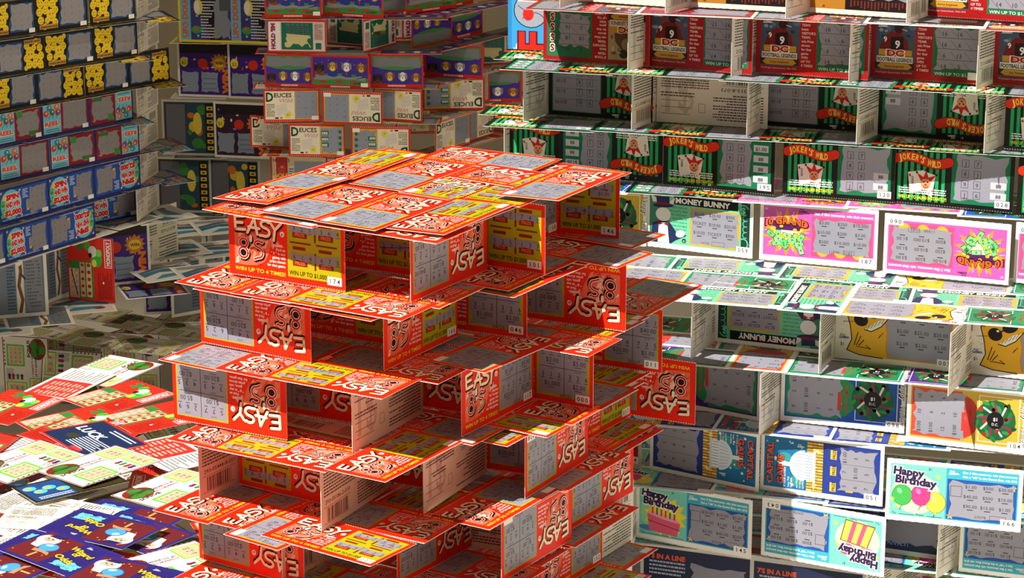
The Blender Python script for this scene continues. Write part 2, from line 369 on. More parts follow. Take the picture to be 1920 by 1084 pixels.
def d_football(v):
    A = Art(); rd = random.Random('fb' + v)
    perforation(A, (150, 130, 120))
    sepia = v == 's'
    A.rect(4, 7, 38.5, 48, (170, 150, 112) if sepia else (66, 84, 104), 1)
    for i in range(14):
        x, y = rd.uniform(6, 36), rd.uniform(24, 46)
        A.ell(x, y, rd.uniform(1, 4), rd.uniform(1, 3), rd.choice([(190, 176, 140), (140, 120, 90), (110, 92, 66)] if sepia else [(90, 112, 140), (140, 156, 170), (44, 52, 72), (150, 40, 40), (70, 96, 70)]), 2, 10)
    body = (96, 70, 50) if sepia else (120, 24, 22)
    A.poly([(11, 22), (11, 34), (17, 39.5), (26, 39), (32, 32), (33, 22)], body, 3)
    A.ell(24, 42.6, 4.2, 3.9, (60, 40, 30) if sepia else (58, 18, 22), 4); A.stroke([(27, 42), (31, 41)], 1.0, (180, 170, 160), 5)
    A.poly([(10, 33), (6, 20), (11, 20), (14, 30)], body, 3)
    if not sepia: A.poly([(17, 23), (17, 35), (28, 36), (29, 23)], (40, 14, 18), 4)
    if not sepia: A.text('9', 11.2, 31, 6, WHITE, 5, bold=.03, shear=-.1); A.text('9', 21.0, 26, 9, WHITE, 5, bold=.03)
    else: A.ell(22, 34, 4, 5, (150, 124, 90), 5)
    A.rect(7, 19.5, 36, 24.5, (206, 150, 40), 5); A.rect(4, 8, 38.5, 14, (52, 40, 24), 4)
    A.poly([(6, 10), (9, 13), (33.5, 13), (36.5, 10), (33, 8), (9.5, 8)], (208, 150, 44), 5); A.rect(5.4, 13.4, 37, 18.8, (228, 220, 200), 5)
    A.text('Sonny Jurgensen' if v in 'ab' else 'Joe Theismann', 21.2, 9.6, 2.6, (70, 20, 14), 6, 'c', bold=.02)
    A.text('Washington Quarterback 1964-1974', 4.5, 4.4, 2.2, (220, 190, 180), 3, width=32)
    lottery_logo(A, 6, 43.6, 1.0, WHITE, 6)
    for i, t in enumerate(['IF YOUR', 'TEAM', 'beats', "VISITOR'S", 'TEAM,', 'win Prize', 'shown', 'for that', 'game.', 'WIN', 'UP TO', '4 TIMES!']):
        A.text(t, 40.5, 45.6 - i * 3.45, 2.9, (238, 214, 206), 3, bold=.02)
    A.use('title_lettering')
    A.text('DC', 21.6, 18.8, 7.8, (250, 246, 240), 6, 'c', bold=.09, width=17); A.text('DC', 21.6, 19.2, 7.0, (176, 20, 30), 7, 'c', bold=.05, width=15)
    A.text('FOOTBALL LEGENDS', 21.2, 14.5, 4.4, BLACK, 6, 'c', bold=.03, width=30)
    A.use('scratch_panel')
    A.rect(54, 5, 96.5, 48, (34, 116, 74), 2)
    A.ragged(55, 9, 86 if v in 'sc' else 95.5, 47 if v != 's' else 40, 'f' + v, 1.0 if v == 'a' else 3.4, 8, l=3)
    if v == 's' or v == 'c':
        for i in range(4): A.text('S', 91.4, 37.6 - i * 9, 9, (240, 226, 220), 5, 'c', bold=.09); A.text('S', 91.4, 38 - i * 9, 8.2, (150, 24, 20), 6, 'c', bold=.04)
    for i in range(4):
        y = 39 - i * 9.2; A.rect(56, y - 2, 94, y - 1.6, (84, 80, 90), 4)
        for j in range(2): A.text(str(rd.randint(3, 18)), 64 + j * 13, y, 5.2, (48, 44, 54), 5, 'c')
        for j in range(3): A.stroke([(57 + j * 12, y + 5.5), (64 + j * 12, y - 1.6)], .3, (124, 60, 70), 4)
    A.text('WIN UP TO $1,000!', 56, 5.6, 3.6, (210, 226, 210), 4, width=36, bold=.02)
    return A, (166, 22, 24)

def d_bunny(v):
    A = Art(); rd = random.Random('mb' + v)
    perforation(A, (200, 196, 188))
    A.rect(3, 4.5, 97, 48.5, (112, 204, 160), 1)
    A.rect(26, 40.5, 86, 48.5, BLACK, 2); A.rect(3, 4.5, 14, 48.5, (60, 128, 104), 2)
    # top hat with ears, dinner jacket and bow tie
    A.poly([(6, 41), (4, 47.5), (10, 44.5), (11, 41)], (240, 224, 220), 3); A.poly([(21, 42), (27, 46.5), (25.5, 40.5), (21, 39)], (240, 224, 220), 3)
    A.poly([(10, 38), (9, 46), (21.5, 47), (22, 38.8)], (40, 44, 96), 4); A.ell(16, 38.6, 10, 2.0, (34, 36, 84), 5, rot=4); A.rect(9.8, 39, 22, 41.2, (128, 28, 46), 5)
    A.poly([(4, 5), (6, 22), (14, 25), (22, 24), (30, 14), (36, 17), (38, 13), (28, 8), (24, 5)], (30, 44, 84), 4)
    A.poly([(11, 5), (12, 23), (20, 23), (22, 5)], WHITE, 5); A.poly([(11, 24), (16, 22), (11, 20)], (150, 24, 50), 6); A.poly([(21, 24), (16, 22), (21, 20)], (150, 24, 50), 6)
    A.ell(16, 30.5, 7.2, 6.2, (238, 234, 228), 5)
    A.ell(32.5, 14.5, 4.6, 3.2, WHITE, 6, rot=20)
    for i, t in enumerate(['GET 3 LIKE DOLLAR', 'AMOUNTS, WIN', 'THAT AMOUNT.', 'GET 2 LIKE DOLLAR', 'AMOUNTS AND A', 'WIN DOUBLE', 'THE AMOUNT.']):
        A.text(t, 38.5, 37.0 - i * 3.3, 2.4, (24, 74, 66), 3, 'r')
    A.ell(36, 8.5, 2.0, 2.0, BLACK, 4); A.text('$1', 36, 7.5, 2.4, WHITE, 5, 'c')
    # dollar scroll-work at the right end
    A.rect(89, 4.5, 97, 48.5, (28, 60, 52), 2); A.stroke(arc(91, 42, 4.4, 4.4, 20, 300, 12), 1.2, (86, 190, 150), 4); A.stroke(arc(91, 12, 4.4, 4.6, -200, 120, 12), 1.2, (86, 190, 150), 4)
    A.text('$', 90.8, 38.8, 8, (120, 220, 176), 5, 'c', bold=.03)
    for i in range(4): A.stroke(arc(93, 20 + i * 5, 2.4, 2.6, 90, 300, 6), .8, (86, 190, 150), 4)
    A.use('title_lettering'); A.text('MONEY BUNNY', 27.5, 42, 6.6, WHITE, 4, width=51, bold=.045)
    A.use('scratch_panel'); A.rect(41, 5.5, 88, 39, (196, 164, 62), 2)
    A.ragged(41.6, 6, 87.4, 38.6, 'mb' + v, 2.4 if v == 'a' else 5.5, 8, l=3)
    money_rows(A, rd, 43, 12, 86, 37, 3, 3, 4.0, vals=['$5.00', 'TICKET', '$20.00', '$900', '$10.00', '$2.00'])
    A.text('14739', 52, 7.6, 3.4, (80, 76, 84), 4); A.frame(62, 7, 74, 10.8, .3, (80, 76, 84), 4)
    return A, WHITE

def d_grand(v):
    A = Art(); rd = random.Random('gr' + v)
    perforation(A, (200, 196, 188))
    A.rect(3, 5, 97, 48.5, (214, 92, 178), 1)
    A.star(23, 26, 22, (246, 150, 60), 2, 14, .6); A.star(23, 26, 15, (252, 214, 90), 3, 14, .7); A.ell(23, 24, 9, 8, (254, 238, 190), 4)
    for i in range(10): A.stroke([(23 + 15 * math.cos(i * .63), 27 + 15 * math.sin(i * .63)), (23 + 19 * math.cos(i * .63), 27 + 18 * math.sin(i * .63))], .5, (250, 220, 250), 4)
    A.poly([(9, 37), (12, 28), (34, 28), (37, 37), (23, 33.5)], (84, 28, 96), 5)
    for i in range(15):
        x, y, t = 23 + rd.uniform(-14, 13), rd.uniform(11, 27), rd.uniform(0, 3.1); c_, s_ = math.cos(t), math.sin(t)
        q = [(x + a * c_ - b * s_, y + a * s_ + b * c_) for a, b in ((-4.2, -2.2), (4.2, -2.2), (4.2, 2.2), (-4.2, 2.2))]
        A.poly(q, (36, 110, 60), 6); A.poly([(x + (a - x) * .84, y + (b - y) * .8) for a, b in q], rd.choice([(140, 222, 140), (110, 204, 120), (164, 232, 160)]), 7); A.ell(x, y, 1.0, 1.0, (60, 150, 84), 8, 8)
    for i in range(8): A.ell(rd.uniform(11, 35), rd.uniform(14, 33), 1.7, 1.5, (232, 184, 46), 8, 8)
    A.text('$1', 4.2, 45, 2.8, WHITE, 3); lottery_logo(A, 33, 45, .9, (60, 30, 60), 4)
    A.text('Get 3 like amounts, win that amount.', 46, 43.6, 3.2, WHITE, 3, width=50, bold=.03)
    A.use('title_lettering'); A.text('10 GRAND', 23, 30.5, 8.4, (70, 16, 10), 9, 'c', bold=.09, width=38, arch=2.6); A.text('10 GRAND', 23, 31, 7.8, (240, 104, 36), 10, 'c', bold=.03, width=36, arch=2.6)
    A.use('scratch_panel'); A.rect(44.5, 7, 95.5, 42, (204, 80, 128), 2)
    for x in (54, 69, 84): A.ell(x, 12, 5, 5, (226, 176, 44), 3); A.ell(x, 34, 4, 4, (226, 176, 44), 3)
    A.ragged(45.5, 9.5, 94.5, 41, 'gr' + v, 2.6, 8, l=4)
    money_rows(A, rd, 47, 15, 93, 40, 3, 3, 4.0, 5, vals=['$250', '$1.00', '$10,000', '$200', '$3.00', '$500', '$50.00', '$10.00'])
    A.text('11998', 60, 11, 3.6, (80, 76, 84), 5); A.frame(71.5, 10.4, 81, 14.4, .3, (80, 76, 84), 5); A.text('0183', 72, 11, 3.6, (80, 76, 84), 5)
    return A, WHITE

def d_wreath(v):
    bg = {'b': (30, 84, 176), 'r': (206, 172, 60), 'p': (84, 40, 130), 'g': (24, 130, 90)}[v]
    A = Art(); rd = random.Random('wr' + v)
    perforation(A, (200, 196, 188))
    A.rect(3, 4.5, 97, 48.5, bg, 1); A.frame(60, 7, 94, 46, .6, WHITE, 2)
    A.ell(74, 26, 17, 17, (22, 96, 50), 3, 20)
    for i in range(30):
        t = i * .42; r_ = 10 + (i % 3) * 3; A.ell(74 + r_ * math.cos(t), 26 + r_ * math.sin(t), 3.4, 1.6, rd.choice([(30, 120, 62), (16, 76, 40), (52, 140, 70)]), 4, 8, rot=math.degrees(t) + 40)
    for i in range(16):
        t = i * .785 + .2; r_ = 9 + (i % 2) * 6; A.ell(74 + r_ * math.cos(t), 26 + r_ * math.sin(t), 1.7, 1.7, (214, 34, 26), 5, 8)
    for i in range(9):
        t = i * .7; A.stroke([(74 + 7 * math.cos(t), 26 + 7 * math.sin(t)), (74 + 14 * math.cos(t + .25), 26 + 14 * math.sin(t + .25))], 1.6, (240, 214, 220) if i % 2 else (150, 30, 90), 5)
    A.ell(74, 26, 7, 7.4, (20, 18, 22), 6); A.text('$1', 74, 25.6, 4, WHITE, 7, 'c', bold=.02); A.text('D.C.', 74, 21.6, 3, WHITE, 7, 'c')
    A.use('title_lettering')
    for t, x, y in (('Happy', 96.0, 46, ), ('Holiday', 96, 24)):
        A.text(t, x, y, 6.0, (40, 40, 60), 7, 'l', rot=-90, shear=.25, bold=.06, width=18); A.text(t, x, y, 6.0, WHITE, 8, 'l', rot=-90, shear=.25, bold=.015, width=18)
    A.use('scratch_panel')
    A.ell(44, 26, 17, 19, (32, 140, 84) if v != 'r' else (196, 60, 50), 2, 20); A.rect(4, 6, 46, 47, (32, 140, 84) if v != 'r' else (214, 74, 58), 2)
    A.ragged(5, 7, 50, 46.5, 'wr' + v, 3.5, 9, l=3)
    for i in range(4):
        for j in range(3): A.text(rd.choice(['6', '2', '1', '$1.00', '$100', '10', '12', '3', '9', '4']), 12 + i * 10, 14 + j * 13, 4.4, (56, 50, 58), 5, 'c', rot=90)
    A.text('LUCKY NUMBER', 54, 13, 3.2, (200, 50, 40), 5, rot=90, bold=.02); A.rect(46, 14, 49, 30, (206, 60, 50), 4)
    return A, WHITE

def d_capital(v):
    A = Art(); rd = random.Random('cap' + v)
    perforation(A, (200, 196, 188))
    A.rect(3, 4.5, 97, 48.5, (34, 62, 136), 1); A.rect(3, 4.5, 40, 48.5, (28, 112, 160), 2)
    for i in range(22): A.star(rd.uniform(5, 38), rd.uniform(7, 46), rd.uniform(.6, 1.9), WHITE, 3)
    A.ell(20, 30, 6, 6, (50, 150, 150), 3); A.ell(30, 12, 5, 5, (50, 150, 150), 3)
    for col in range(3):
        for i in range(17): A.rect(38 + col * 4.4, 4.8 + i * 2.55, 42.2 + col * 4.4, 6.7 + i * 2.55, (222, 172, 48) if (i + col) % 3 else (250, 216, 100), 3); A.rect(38 + col * 4.4, 6.6 + i * 2.55, 42.2 + col * 4.4, 7.1 + i * 2.55, (110, 70, 16), 4)
    # white domed capitol lying on its side, as on the upright ticket
    A.ell(36, 26, 12, 13.5, (214, 226, 236), 5, 20, a0=90, a1=270); A.rect(36, 14, 43, 38, (226, 234, 240), 5); A.rect(18, 24.2, 25, 27.8, (220, 230, 238), 5); A.rect(14.5, 25.4, 19, 26.6, (220, 230, 238), 5); A.rect(43, 12, 45, 40, (196, 208, 220), 5)
    for i in range(8): A.stroke([(26 + abs(i - 3.5) * 1.0, 17 + i * 2.6), (36, 15 + i * 3.1)], .4, (140, 156, 176), 6)
    for i in range(9): A.rect(36.6, 15 + i * 2.5, 42.6, 15.7 + i * 2.5, (150, 166, 186), 6)
    for t, x in (('IF YOUR NUMBER', 21), ('beats THE', 24), ('NUMBER', 26.5), ('win PRIZE', 31), ('for that', 33.5), ('GAME!', 36)): A.text(t, x, 6, 2.2, WHITE, 7, rot=90)
    lottery_logo(A, 30, 42, .7, WHITE, 5)
    for x, y in ((47, 40), (44, 9)): A.star(x, y, 3.2, (255, 240, 170), 7, 4, .2)
    A.use('title_lettering')
    for t, x in (('CAPITAL', 10.4), ('GAINS', 19.0)):
        A.text(t, x, 8, 7.6, (16, 20, 60), 4, rot=90, bold=.08, width=36 if t == 'CAPITAL' else 26); A.text(t, x, 8, 7.2, (236, 84, 40), 5, rot=90, bold=.03, width=35.6 if t == 'CAPITAL' else 25.6)
    A.use('scratch_panel'); A.rect(53, 6, 95.5, 47, (40, 60, 150), 2)
    if v == 'a':
        for y in (10, 24, 38): A.rect(57, y - 3, 62, y + 5, (224, 190, 60), 3); A.rect(70, y - 2, 76, y + 6, (222, 172, 48), 3); A.text('PRIZE', 61.2, y - 2.4, 3.4, (60, 30, 60), 4, rot=90, bold=.02)
    A.ragged(63 if v == 'a' else 54, 7, 95, 46.5, 'cp' + v, 3.5, 9, l=5)
    for i in range(3):
        for j in range(3): A.text(rd.choice(['7', '6', '8', '5', '9', '3', '$1.00']), 70 + j * 9, 13 + i * 12.5, 4.4, (56, 50, 58), 6, 'c', rot=90)
        A.rect(54, 19 + i * 13, 94, 19.3 + i * 13, (90, 86, 96), 6)
    return A, WHITE

def d_birthday(v):
    A = Art(); rd = random.Random('hb' + v)
    perforation(A, (200, 196, 188))
    A.rect(3, 4.5, 97, 48.5, (64, 176, 196), 1); A.rect(3, 4.5, 44, 48.5, (120, 206, 190), 2)
    A.ell(22, 24, 18, 17, (226, 240, 190) if v != 'c' else (150, 214, 150), 3)
    if v == 'c':
        A.star(26, 24, 19, (242, 220, 50), 4, 13, .72); A.ell(12, 11, 9, 2.6, (70, 130, 190), 5)
        A.poly([(10, 24), (12, 9), (36, 7), (39, 19)], (226, 92, 122), 6); A.poly([(10, 24), (12, 27), (35, 23), (39, 19), (24, 20.6)], (244, 160, 178), 7); A.stroke([(10.6, 18), (38.4, 13)], .6, (120, 30, 60), 8)
        for i in range(6): A.rect(14 + i * 3.8, 24.6 - i * .6, 15.5 + i * 3.8, 31 - i * .8, [(226, 60, 30), (40, 120, 90), (200, 60, 90)][i % 3], 8); A.ell(14.8 + i * 3.8, 33.2 - i * .8, 1.1, 1.9, (250, 250, 200), 8, 8)
    elif v == 'b':
        for x, y, c in ((12, 22, (70, 180, 84)), (26, 23, (226, 64, 134)), (37, 18, (240, 214, 76))):
            A.ell(x, y, 7.6, 9, tuple(int(k * .55) for k in c), 5, 18); A.ell(x, y, 7.2, 8.6, c, 6, 18); A.ell(x - 2, y + 3.4, 1.8, 2.6, tuple(min(255, k + 60) for k in c), 7, 10, rot=30); A.stroke([(x, y - 8.6), (x - 1.4, y - 13)], .4, BLACK, 6); A.poly([(x - 1, y - 10), (x + 1, y - 10), (x, y - 8)], c, 7)
        for x, y in ((5, 18), (8, 12), (38, 40)): A.star(x, y, 2, (250, 226, 60), 7)
    else:
        A.poly([(8, 10), (14, 30), (36, 26), (32, 7)], (120, 90, 20), 5); A.poly([(9, 11), (14.6, 29), (35, 25.4), (31.4, 8)], (244, 222, 90), 6)
        for k in (.25, .62): A.poly([(9 + k * 22, 11 - k * 3), (14.6 + k * 20, 29 - k * 3.6), (18 + k * 20, 28.6 - k * 3.6), (12.4 + k * 22, 10.4 - k * 3)], (232, 90, 134), 7)
        A.stroke(arc(15, 34, 6, 4, -30, 300, 12), 2.2, (240, 130, 160), 7); A.stroke(arc(30, 33, 6, 4, -120, 220, 12), 2.2, (226, 80, 120), 7)
        for x, y in ((38, 30), (6, 36), (40, 12)): A.star(x, y, 2.2, (250, 214, 60), 7)
    A.text('To:', 5, 5.4, 2.6, (40, 30, 70), 8); A.rect(10, 5.6, 22, 5.9, (40, 30, 70), 8); A.text('From:', 23, 5.4, 2.6, (40, 30, 70), 8); A.rect(31, 5.6, 42, 5.9, (40, 30, 70), 8)
    A.text('$1', 31, 45, 2.6, (60, 40, 90), 8); lottery_logo(A, 46, 43.6, .9, WHITE, 4)
    A.text('Get 3 like amounts, win that amount.', 56, 44.8, 2.6, WHITE, 4, width=40, bold=.03); A.text('Get a "gift" in the Bonus Box, win $10.', 56, 41.4, 2.6, WHITE, 4, width=40, bold=.03)
    A.use('title_lettering')
    for t, x, y, wd in (('Happy', 4.5, 39.6, 24), ('Birthday', 6, 32.4, 32)):
        A.text(t, x, y, 9.4, WHITE, 9, bold=.13, width=wd, rot=-4); A.text(t, x + .4, y + .3, 9, (52, 32, 74), 10, bold=.05, width=wd - 1, rot=-4)
    A.use('scratch_panel'); A.rect(45, 5.5, 96, 39.5, (36, 84, 164), 2); A.star(93, 36, 3, (240, 190, 60), 3); A.star(92, 9, 3, (240, 190, 60), 3); A.star(48, 8, 3, (240, 190, 60), 3)
    A.ragged(46, 6.5, 95, 38.8, 'hb' + v, 3.0, 8, l=4)
    money_rows(A, rd, 56, 12, 94, 37, 3, 3, 3.8, 5, vals=['$40.00', '$1.00', '$30.00', '$90.00', '$10.00', '$5.00', '$15.00', '$500'])
    A.frame(47.5, 25, 56, 34, .4, (80, 76, 84), 5); A.text('07078', 66, 8, 3.4, (80, 76, 84), 5); A.frame(77, 7.4, 89, 11.4, .3, (80, 76, 84), 5)
    return A, WHITE

def d_cat(v):
    A = Art(); rd = random.Random('cat' + v)
    perforation(A, (200, 196, 188))
    for i in range(60): A.ell(rd.uniform(3, 22), rd.uniform(14, 40), .35, .35, (150, 140, 120), 1, 5)
    A.poly([(10, 8), (14, 18), (12, 30), (9, 40), (13, 46), (20, 43), (30, 48), (46, 46), (97, 48), (97, 5), (40, 4), (20, 5)], (238, 178, 34), 2)
    A.poly([(14, 18), (12, 30), (9, 40), (13, 46), (20, 43), (30, 48), (46, 46)], (238, 178, 34), 3)
    A.stroke([(10, 8), (14, 18), (12, 30), (9, 40), (13, 46), (20, 43), (30, 48)], .8, BLACK, 4); A.stroke([(10, 8), (20, 5), (40, 4)], .8, BLACK, 4)
    A.ell(21, 35, 6, 5.4, (28, 18, 14), 5, rot=-20); A.ell(33, 42, 6.6, 4.6, (28, 18, 14), 5, rot=20); A.stroke([(26, 38), (29, 40)], 1.2, (28, 18, 14), 5); A.ell(23, 38, 1.2, 1.0, WHITE, 6, 8); A.ell(11.6, 41.5, 1.2, 1.6, (200, 90, 60), 5, 8)
    A.poly([(24, 27), (36, 36), (43, 38), (38, 31), (30, 26)], (250, 244, 226), 5)
    for i in range(5): A.stroke([(26 + i * 3, 27 + i * 1.6), (28.5 + i * 3, 30.5 + i * 1.8)], .4, BLACK, 6)
    A.stroke([(24, 27), (30, 26), (38, 31), (44, 39)], .8, BLACK, 6)
    for i in range(3): A.stroke([(16 + i * 2, 13), (19 + i * 2.5, 24 - i * 3)], .7, BLACK, 5)
    A.stroke([(18, 12), (30, 11), (26, 13.5)], .6, BLACK, 5); A.stroke([(6, 32), (15, 33)], .4, BLACK, 5); A.stroke([(38, 24), (36, 21), (40, 26)], .5, BLACK, 5)
    lottery_logo(A, 3.5, 18, 1.0, (40, 70, 150), 5); A.text('$1', 4.5, 11.5, 3.6, (60, 40, 40), 5)
    A.use('title_lettering'); A.text('$2,500', 5, 46.6, 4.4, (206, 40, 50), 5, bold=.03, width=12)
    A.use('scratch_panel'); p = [(44, 5), (42, 15), (43, 26), (41, 34), (45, 42), (52, 47), (90, 47), (96, 40), (96, 8), (90, 5)]
    A.poly(p, (220, 140, 20), 5); A.poly([(68 + (x - 68) * .965, 26 + (y - 26) * .96) for x, y in p], GREY, 6, 1)
    money_rows(A, rd, 48, 12, 95, 44, 3, 3, 4.4, 7, vals=['$25.00', '$2.00', '$5.00', '$10.00'])
    return A, (240, 232, 214)

def d_smiley(v):
    A = Art(); rd = random.Random('sm')
    perforation(A, (190, 160, 40), 34)
    A.rect(2, 3, 98, 49.5, (20, 18, 22), 1); A.poly([(46, 6), (43, 18), (48, 30), (45, 47), (95, 46.5), (97, 30), (95, 6)], (24, 74, 130), 2)
    for x, y, r_ in ((10, 42, 7), (22, 41, 6.4), (33, 40, 7), (40, 45, 4), (8, 30, 6.6), (38, 31, 6), (10, 18, 6.2), (17, 8.6, 5), (30, 24, 9.6), (37, 13, 6), (22, 17, 5), (6, 46, 3), (19, 32, 6.4)):
        A.ell(x, y, r_, r_, (90, 60, 6), 3); A.ell(x, y, r_ * .94, r_ * .94, (246, 206, 34), 4)
        A.ell(x - r_ * .3, y + r_ * .2, r_ * .1, r_ * .18, BLACK, 5, 6); A.ell(x + r_ * .3, y + r_ * .2, r_ * .1, r_ * .18, BLACK, 5, 6); A.stroke(arc(x, y - r_ * .05, r_ * .5, r_ * .45, 205, 335, 5), .45, BLACK, 5)
    A.use('title_lettering'); A.rect(7, 5, 42, 11.5, (196, 150, 60), 6); A.bars(9, 6.5, 41, 10.5, 1, (120, 70, 20), 7, 3, hgt=.7)
    A.use('scratch_panel'); A.ragged(47, 6, 95, 47, 'sm' + v, 4, 8, (150, 146, 150), 4)
    for i in range(4):
        for j in range(3): A.text(str(rd.randint(1, 9)), 55 + j * 15, 13 + i * 9, 4, (80, 74, 80), 5, 'c')
    return A, (26, 24, 26)

def d_reel(v):
    A = Art(); rd = random.Random('rl')
    A.rect(3, 4, 97, 48.5, (146, 30, 34), 1); A.rect(3, 4, 40, 48.5, (120, 200, 220), 2)
    for x, y, c in ((9, 34, (226, 70, 40)), (22, 35, (90, 110, 60)), (34, 34, (150, 70, 130)), (16, 42, (60, 140, 170)), (31, 42, (226, 120, 60))):
        A.ell(x, y, 5.6, 5, c, 3); A.ell(x + 1.4, y + 1, 1.6, 1.6, WHITE, 4, 8); A.ell(x + 1.6, y + 1, .7, .7, BLACK, 5, 6)
    for i in range(3): A.stroke([(14 + i * 8, 26), (17 + i * 8, 30)], .8, BLACK, 5)
    A.use('title_lettering'); A.text('REEL', 21, 15, 9, (240, 240, 244), 5, 'c', bold=.12, width=33); A.text('REEL', 21, 15.4, 8.6, (230, 76, 30), 6, 'c', bold=.05, width=31); A.bars(7, 6, 37, 12, 2, (60, 100, 120), 5, 2)
    A.use('scratch_panel'); A.ragged(44, 6, 95, 47, 'rl' + v, 6 if v == 'b' else 2, 8, (146, 142, 146), 3)
    for i in range(3):
        for j in range(4): A.text(rd.choice('12345679$'), 50 + j * 12, 14 + i * 11, 4, (86, 80, 84), 4, 'c')
    if v == 'b':
        A.rect(46, 36, 58, 46, (60, 150, 70), 4); A.rect(70, 8, 90, 14, (60, 120, 60), 4)
    return A, (44, 40, 110)

def d_veg(v):
    A = Art(); rd = random.Random('vg')
    A.rect(3, 4, 97, 48.5, (40, 84, 176), 1); A.ell(24, 27, 21, 22, (110, 196, 220), 2)
    for i in range(8): A.ell(6 + rd.uniform(0, 9), 12 + i * 4, 4, 3, rd.choice([(60, 150, 50), (96, 180, 60), (226, 200, 60)]), 3, 10)
    for x, y in ((5, 46), (42, 45), (44, 8)): A.star(x, y, 2.4, (250, 214, 60), 3)
    A.bars(47, 32, 58, 46, 6, (220, 226, 240), 3, 4, hgt=.5); A.text('WIN UP TO $2,000 INSTANTLY!', 6, 4.4, 2.6, WHITE, 3, width=70)
    A.use('title_lettering')
    for t, y, wd in (('SPIN', 34, 26), ('AND WIN', 23, 29), ('$2,000', 11, 33)):
        A.text(t, 27, y, 11, (250, 240, 236), 4, 'c', bold=.14, width=wd + 2); A.text(t, 27, y + .3, 10.4, (222, 34, 34), 5, 'c', bold=.07, width=wd)
    A.use('scratch_panel'); A.ragged(60, 6, 95, 46, 'vg' + v, 3, 8, (146, 142, 148), 3); A.rect(54, 12, 60, 28, (222, 176, 50), 2); A.ragged(53, 14, 64, 30, 'vh', 3, 6, (146, 142, 148), 3)
    for i in range(4):
        for j in range(3): A.text(str(rd.randint(1, 9)), 66 + j * 10, 11 + i * 9, 4, (80, 74, 84), 4, 'c')
    return A, (36, 52, 120)

def d_dogs(v):
    A = Art(); rd = random.Random('dg' + v)
    A.rect(3, 5.5, 97, 49, (70, 44, 150), 1)
    for x in range(8, 96, 11): A.star(x, 44 - (x % 3) * 3, 1.2, (160, 150, 230), 2)
    g = (64, 138, 66); dy = 0 if v == 'a' else -17
    if v == 'a': A.poly([(3, 5.5), (3, 16), (20, 22), (50, 24), (80, 22), (97, 16), (97, 5.5)], g, 3)
    D = Shift(A, 0, dy)
    for x, y, c, d in ((14, 31, (60, 40, 30), 0), (37, 34, (206, 160, 70), 1), (61, 34, (236, 226, 214), 2), (86, 33, (190, 130, 60), 1)):
        if v == 'a': A.poly([(x - 9, 18), (x - 7, 27), (x + 7, 27), (x + 9, 18)], (40, 60, 150) if d else (130, 70, 30), 4)
        else: A.poly([(x - 8, 5.6), (x - 6, 12), (x + 6, 12), (x + 8, 5.6)], (40, 60, 150) if d else (130, 70, 30), 4)
        D.ell(x, y, 6.6, 7.4, c, 5); D.ell(x - 6.4, y + 1, 2.4, 5.4, tuple(int(k * .6) for k in c), 6, 10); D.ell(x + 6.4, y + 1, 2.4, 5.4, tuple(int(k * .6) for k in c), 6, 10)
        D.ell(x, y - 3.4, 3.6, 2.8, tuple(min(255, int(k * 1.2) + 20) for k in c), 6, 10); D.ell(x, y - 2, 1.3, 1, BLACK, 7, 8); D.ell(x - 2.4, y + 2, .8, 1, BLACK, 7, 6); D.ell(x + 2.4, y + 2, .8, 1, BLACK, 7, 6)
        if d == 2 and v == 'a': A.poly([(x - 1.6, 26), (x + 1.6, 26), (x, 19)], (214, 30, 30), 6)
    if v == 'a': A.text('$4,000!', 72, 7.2, 4.4, (20, 60, 24), 5, width=17, bold=.03)
    A.bars(33, 1.4, 66, 4.4, 1, (250, 200, 190), 2, 5, hgt=.8)
    A.use('scratch_panel')
    if v == 'b': A.poly([(3, 49), (3, 34), (20, 29), (50, 27), (80, 29), (97, 34), (97, 49)], g, 6); A.ragged(4, 31, 96, 48.6, 'dg', 3.5, 8, (122, 124, 130), 8)
    else:
        A.ragged(5, 12, 95, 21, 'dg', 4, 8, (140, 138, 146), 6)
        for x in (14, 42, 66): A.rect(x, 9, x + 12, 12, (190, 40, 40), 7)
    return A, (206, 34, 26)

def d_holdem(v):
    A = Art(); rd = random.Random('he')
    A.rect(2, 3, 98, 49, (226, 200, 192), 1); A.rect(2, 3, 22, 49, (238, 232, 224), 2)
    A.rect(24, 5, 78, 47.5, (18, 108, 84), 2); A.rect(80, 20, 95, 48, (200, 186, 180), 2); A.rect(82, 6, 92, 16, (20, 110, 90), 3)
    A.bars(81, 22, 94, 46, 9, (150, 50, 50), 3, 1)
    for i in range(5): A.rect(33 + i * 8, 24, 38 + i * 8, 46, (86, 110, 110), 3); A.bars(33.4 + i * 8, 26, 37.6 + i * 8, 44, 6, (30, 50, 50), 4, i)
    A.use('title_lettering')
    A.text("HOLD 'EM", 13, 5, 9, (30, 50, 140), 4, rot=90, bold=.08, width=41); A.text("HOLD 'EM", 12.6, 5.4, 8.4, (206, 40, 40), 5, rot=90, bold=.02, width=40)
    A.use('scratch_panel'); A.ragged(29, 8, 74, 30, 'he' + v, 7, 9, (214, 198, 140), 5, 0)
    return A, (206, 40, 32)

